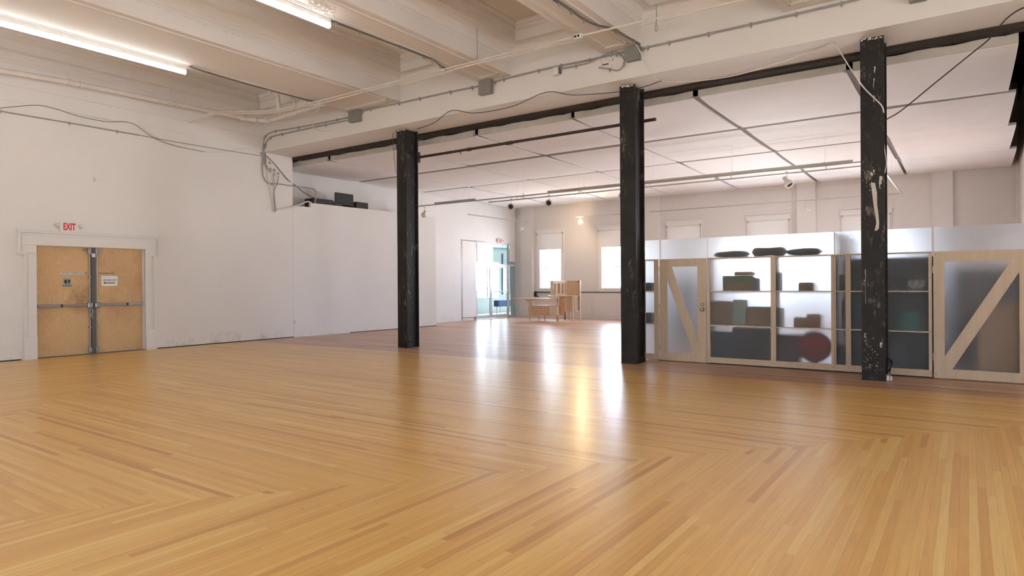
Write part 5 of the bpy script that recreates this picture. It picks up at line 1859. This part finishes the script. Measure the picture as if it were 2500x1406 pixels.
fx = lambda u: (P(u, 450, y=yk0).x)
L_ = xk1 - xk0
xs0 = -17.0 + .4
track('front track hung from cables across the back room, carrying the steel channel', (xk0 - .6, yk0, ZK), (xk1, yk0, ZK), [((fx(1062) - xk0 + .6) / (L_ + .6), (fx(1160) - xk0 + .6) / (L_ + .6)), ((fx(1338) - xk0 + .6) / (L_ + .6), (fx(2082) - xk0 + .6) / (L_ + .6))])
track('second track just behind the front one', (fx(1165) - .1, yk0 + .75, ZK + .02), (xk1, yk0 + .75, ZK + .02))
track('side track over the glazed entrance', (xk0, 19.7, ZK), (xk0, 23.9, ZK))
track('rear track along the window wall', (-9.9, yk1, ZK), (xk1, yk1, ZK))
track('short rear track over the windows beside the corner', (-13.1, yk1, ZK), (-10.1, yk1, ZK))
track('side track over the gate end of back room', (xk1, yk0 + .1, ZK), (xk1, yk1 + .3, ZK))


def spot(label, base, aim, lamp=None, size=1.0):
    """track spotlight: stem, yoke and flared head pointing along aim"""
    base = Vector(base)
    o = thing('track_spotlight', label, 'spotlight', base - Vector((0, 0, .3)), 'track spotlights of the back room')
    aim = Vector(aim).normalized()
    c = base - Vector((0, 0, .24 * size))
    MB().tube([base - Vector((0, 0, .03)), base - Vector((0, 0, .15 * size))], .010, 8).rbox(base.x - .03, base.x + .03, base.y - .02, base.y + .02, base.z - .06, base.z - .03, .005).build('stem', M_SPOT, o)
    rot = aim.to_track_quat('Z', 'Y').to_matrix().to_4x4()
    M = Matrix.Translation(c - aim * .12 * size) @ rot @ Matrix.Scale(size, 4)
    hd_ = MB().lathe([(.03, 0), (.042, .01), (.045, .09), (.06, .13), (.088, .17), (.095, .21), (.095, .25), (.070, .25), (.066, .235)], M, 22).build('head', M_SPOT, o)
    MB().lathe([(.066, .236), (.045, .242), (.004, .246)], M, 22).build('lens', lamp or M_BLACK, hd_)
    return o


def at_track(u, y):
    p = P(u, 480, y=y)
    return (p.x, y, ZK - .035)


spot('spotlight at the wall end of front track, beside the farthest black column', at_track(1036, yk0), (-.7, .5, -.5))
spot('spotlight with black lens, centre of the front track nearer the corner', at_track(1248, yk0), (.42, -.85, -.25), None, 1.1)
spot('spotlight with black lens, just before the front steel channel', at_track(1341, yk0), (.35, -.88, -.2), None, 1.1)
spot('spotlight half hidden by the middle black column', at_track(1521, yk0), (.3, -.9, -.1), None, 1.1)
spot('cream spotlight tilted down over the frosted shelving', at_track(1921, yk0), (.55, -.25, -.75), None, 1.1)
spot('small spotlight on rear track above the shelving', at_track(1968, yk1), (.3, .1, -.9))
spot('small spotlight at the end of side track by the corner', (xk0, 23.3, ZK - .035), (.5, .3, -.8))
pg_ = P(1418, 543, y=yk1)
lit = spot('lit spotlight glaring toward the hall from rear track', (pg_.x, yk1, pg_.z + .26), (-pg_.x, -yk1, EYE - pg_.z), M_LAMP)
o = MB().rbox(P(1750, 433, y=yk0).x - .04, P(1750, 433, y=yk0).x + .04, yk0 - .03, yk0 + .03, ZK - .11, ZK - .03, .01)
tag(o.build('track_adaptor', M_TRACK), 'empty adaptor on the front track over frosted shelving', 'adaptor')
l = bpy.data.lights.new('spotlight_wall_glow', 'SPOT')  # added lamp aimed back at the wall, standing for the spotlight's spill
l.energy = 90
l.color = (1, .74, .42)
l.spot_size = math.radians(150)
l.spot_blend = 1
l.shadow_soft_size = .06
lo = bpy.data.objects.new('spotlight_wall_glow', l)
lo.location = (pg_.x, yk1 - .2, pg_.z)
lo.rotation_euler = Vector((-.2, 1, -.05)).to_track_quat('-Z', 'Y').to_euler()
COL.objects.link(lo)
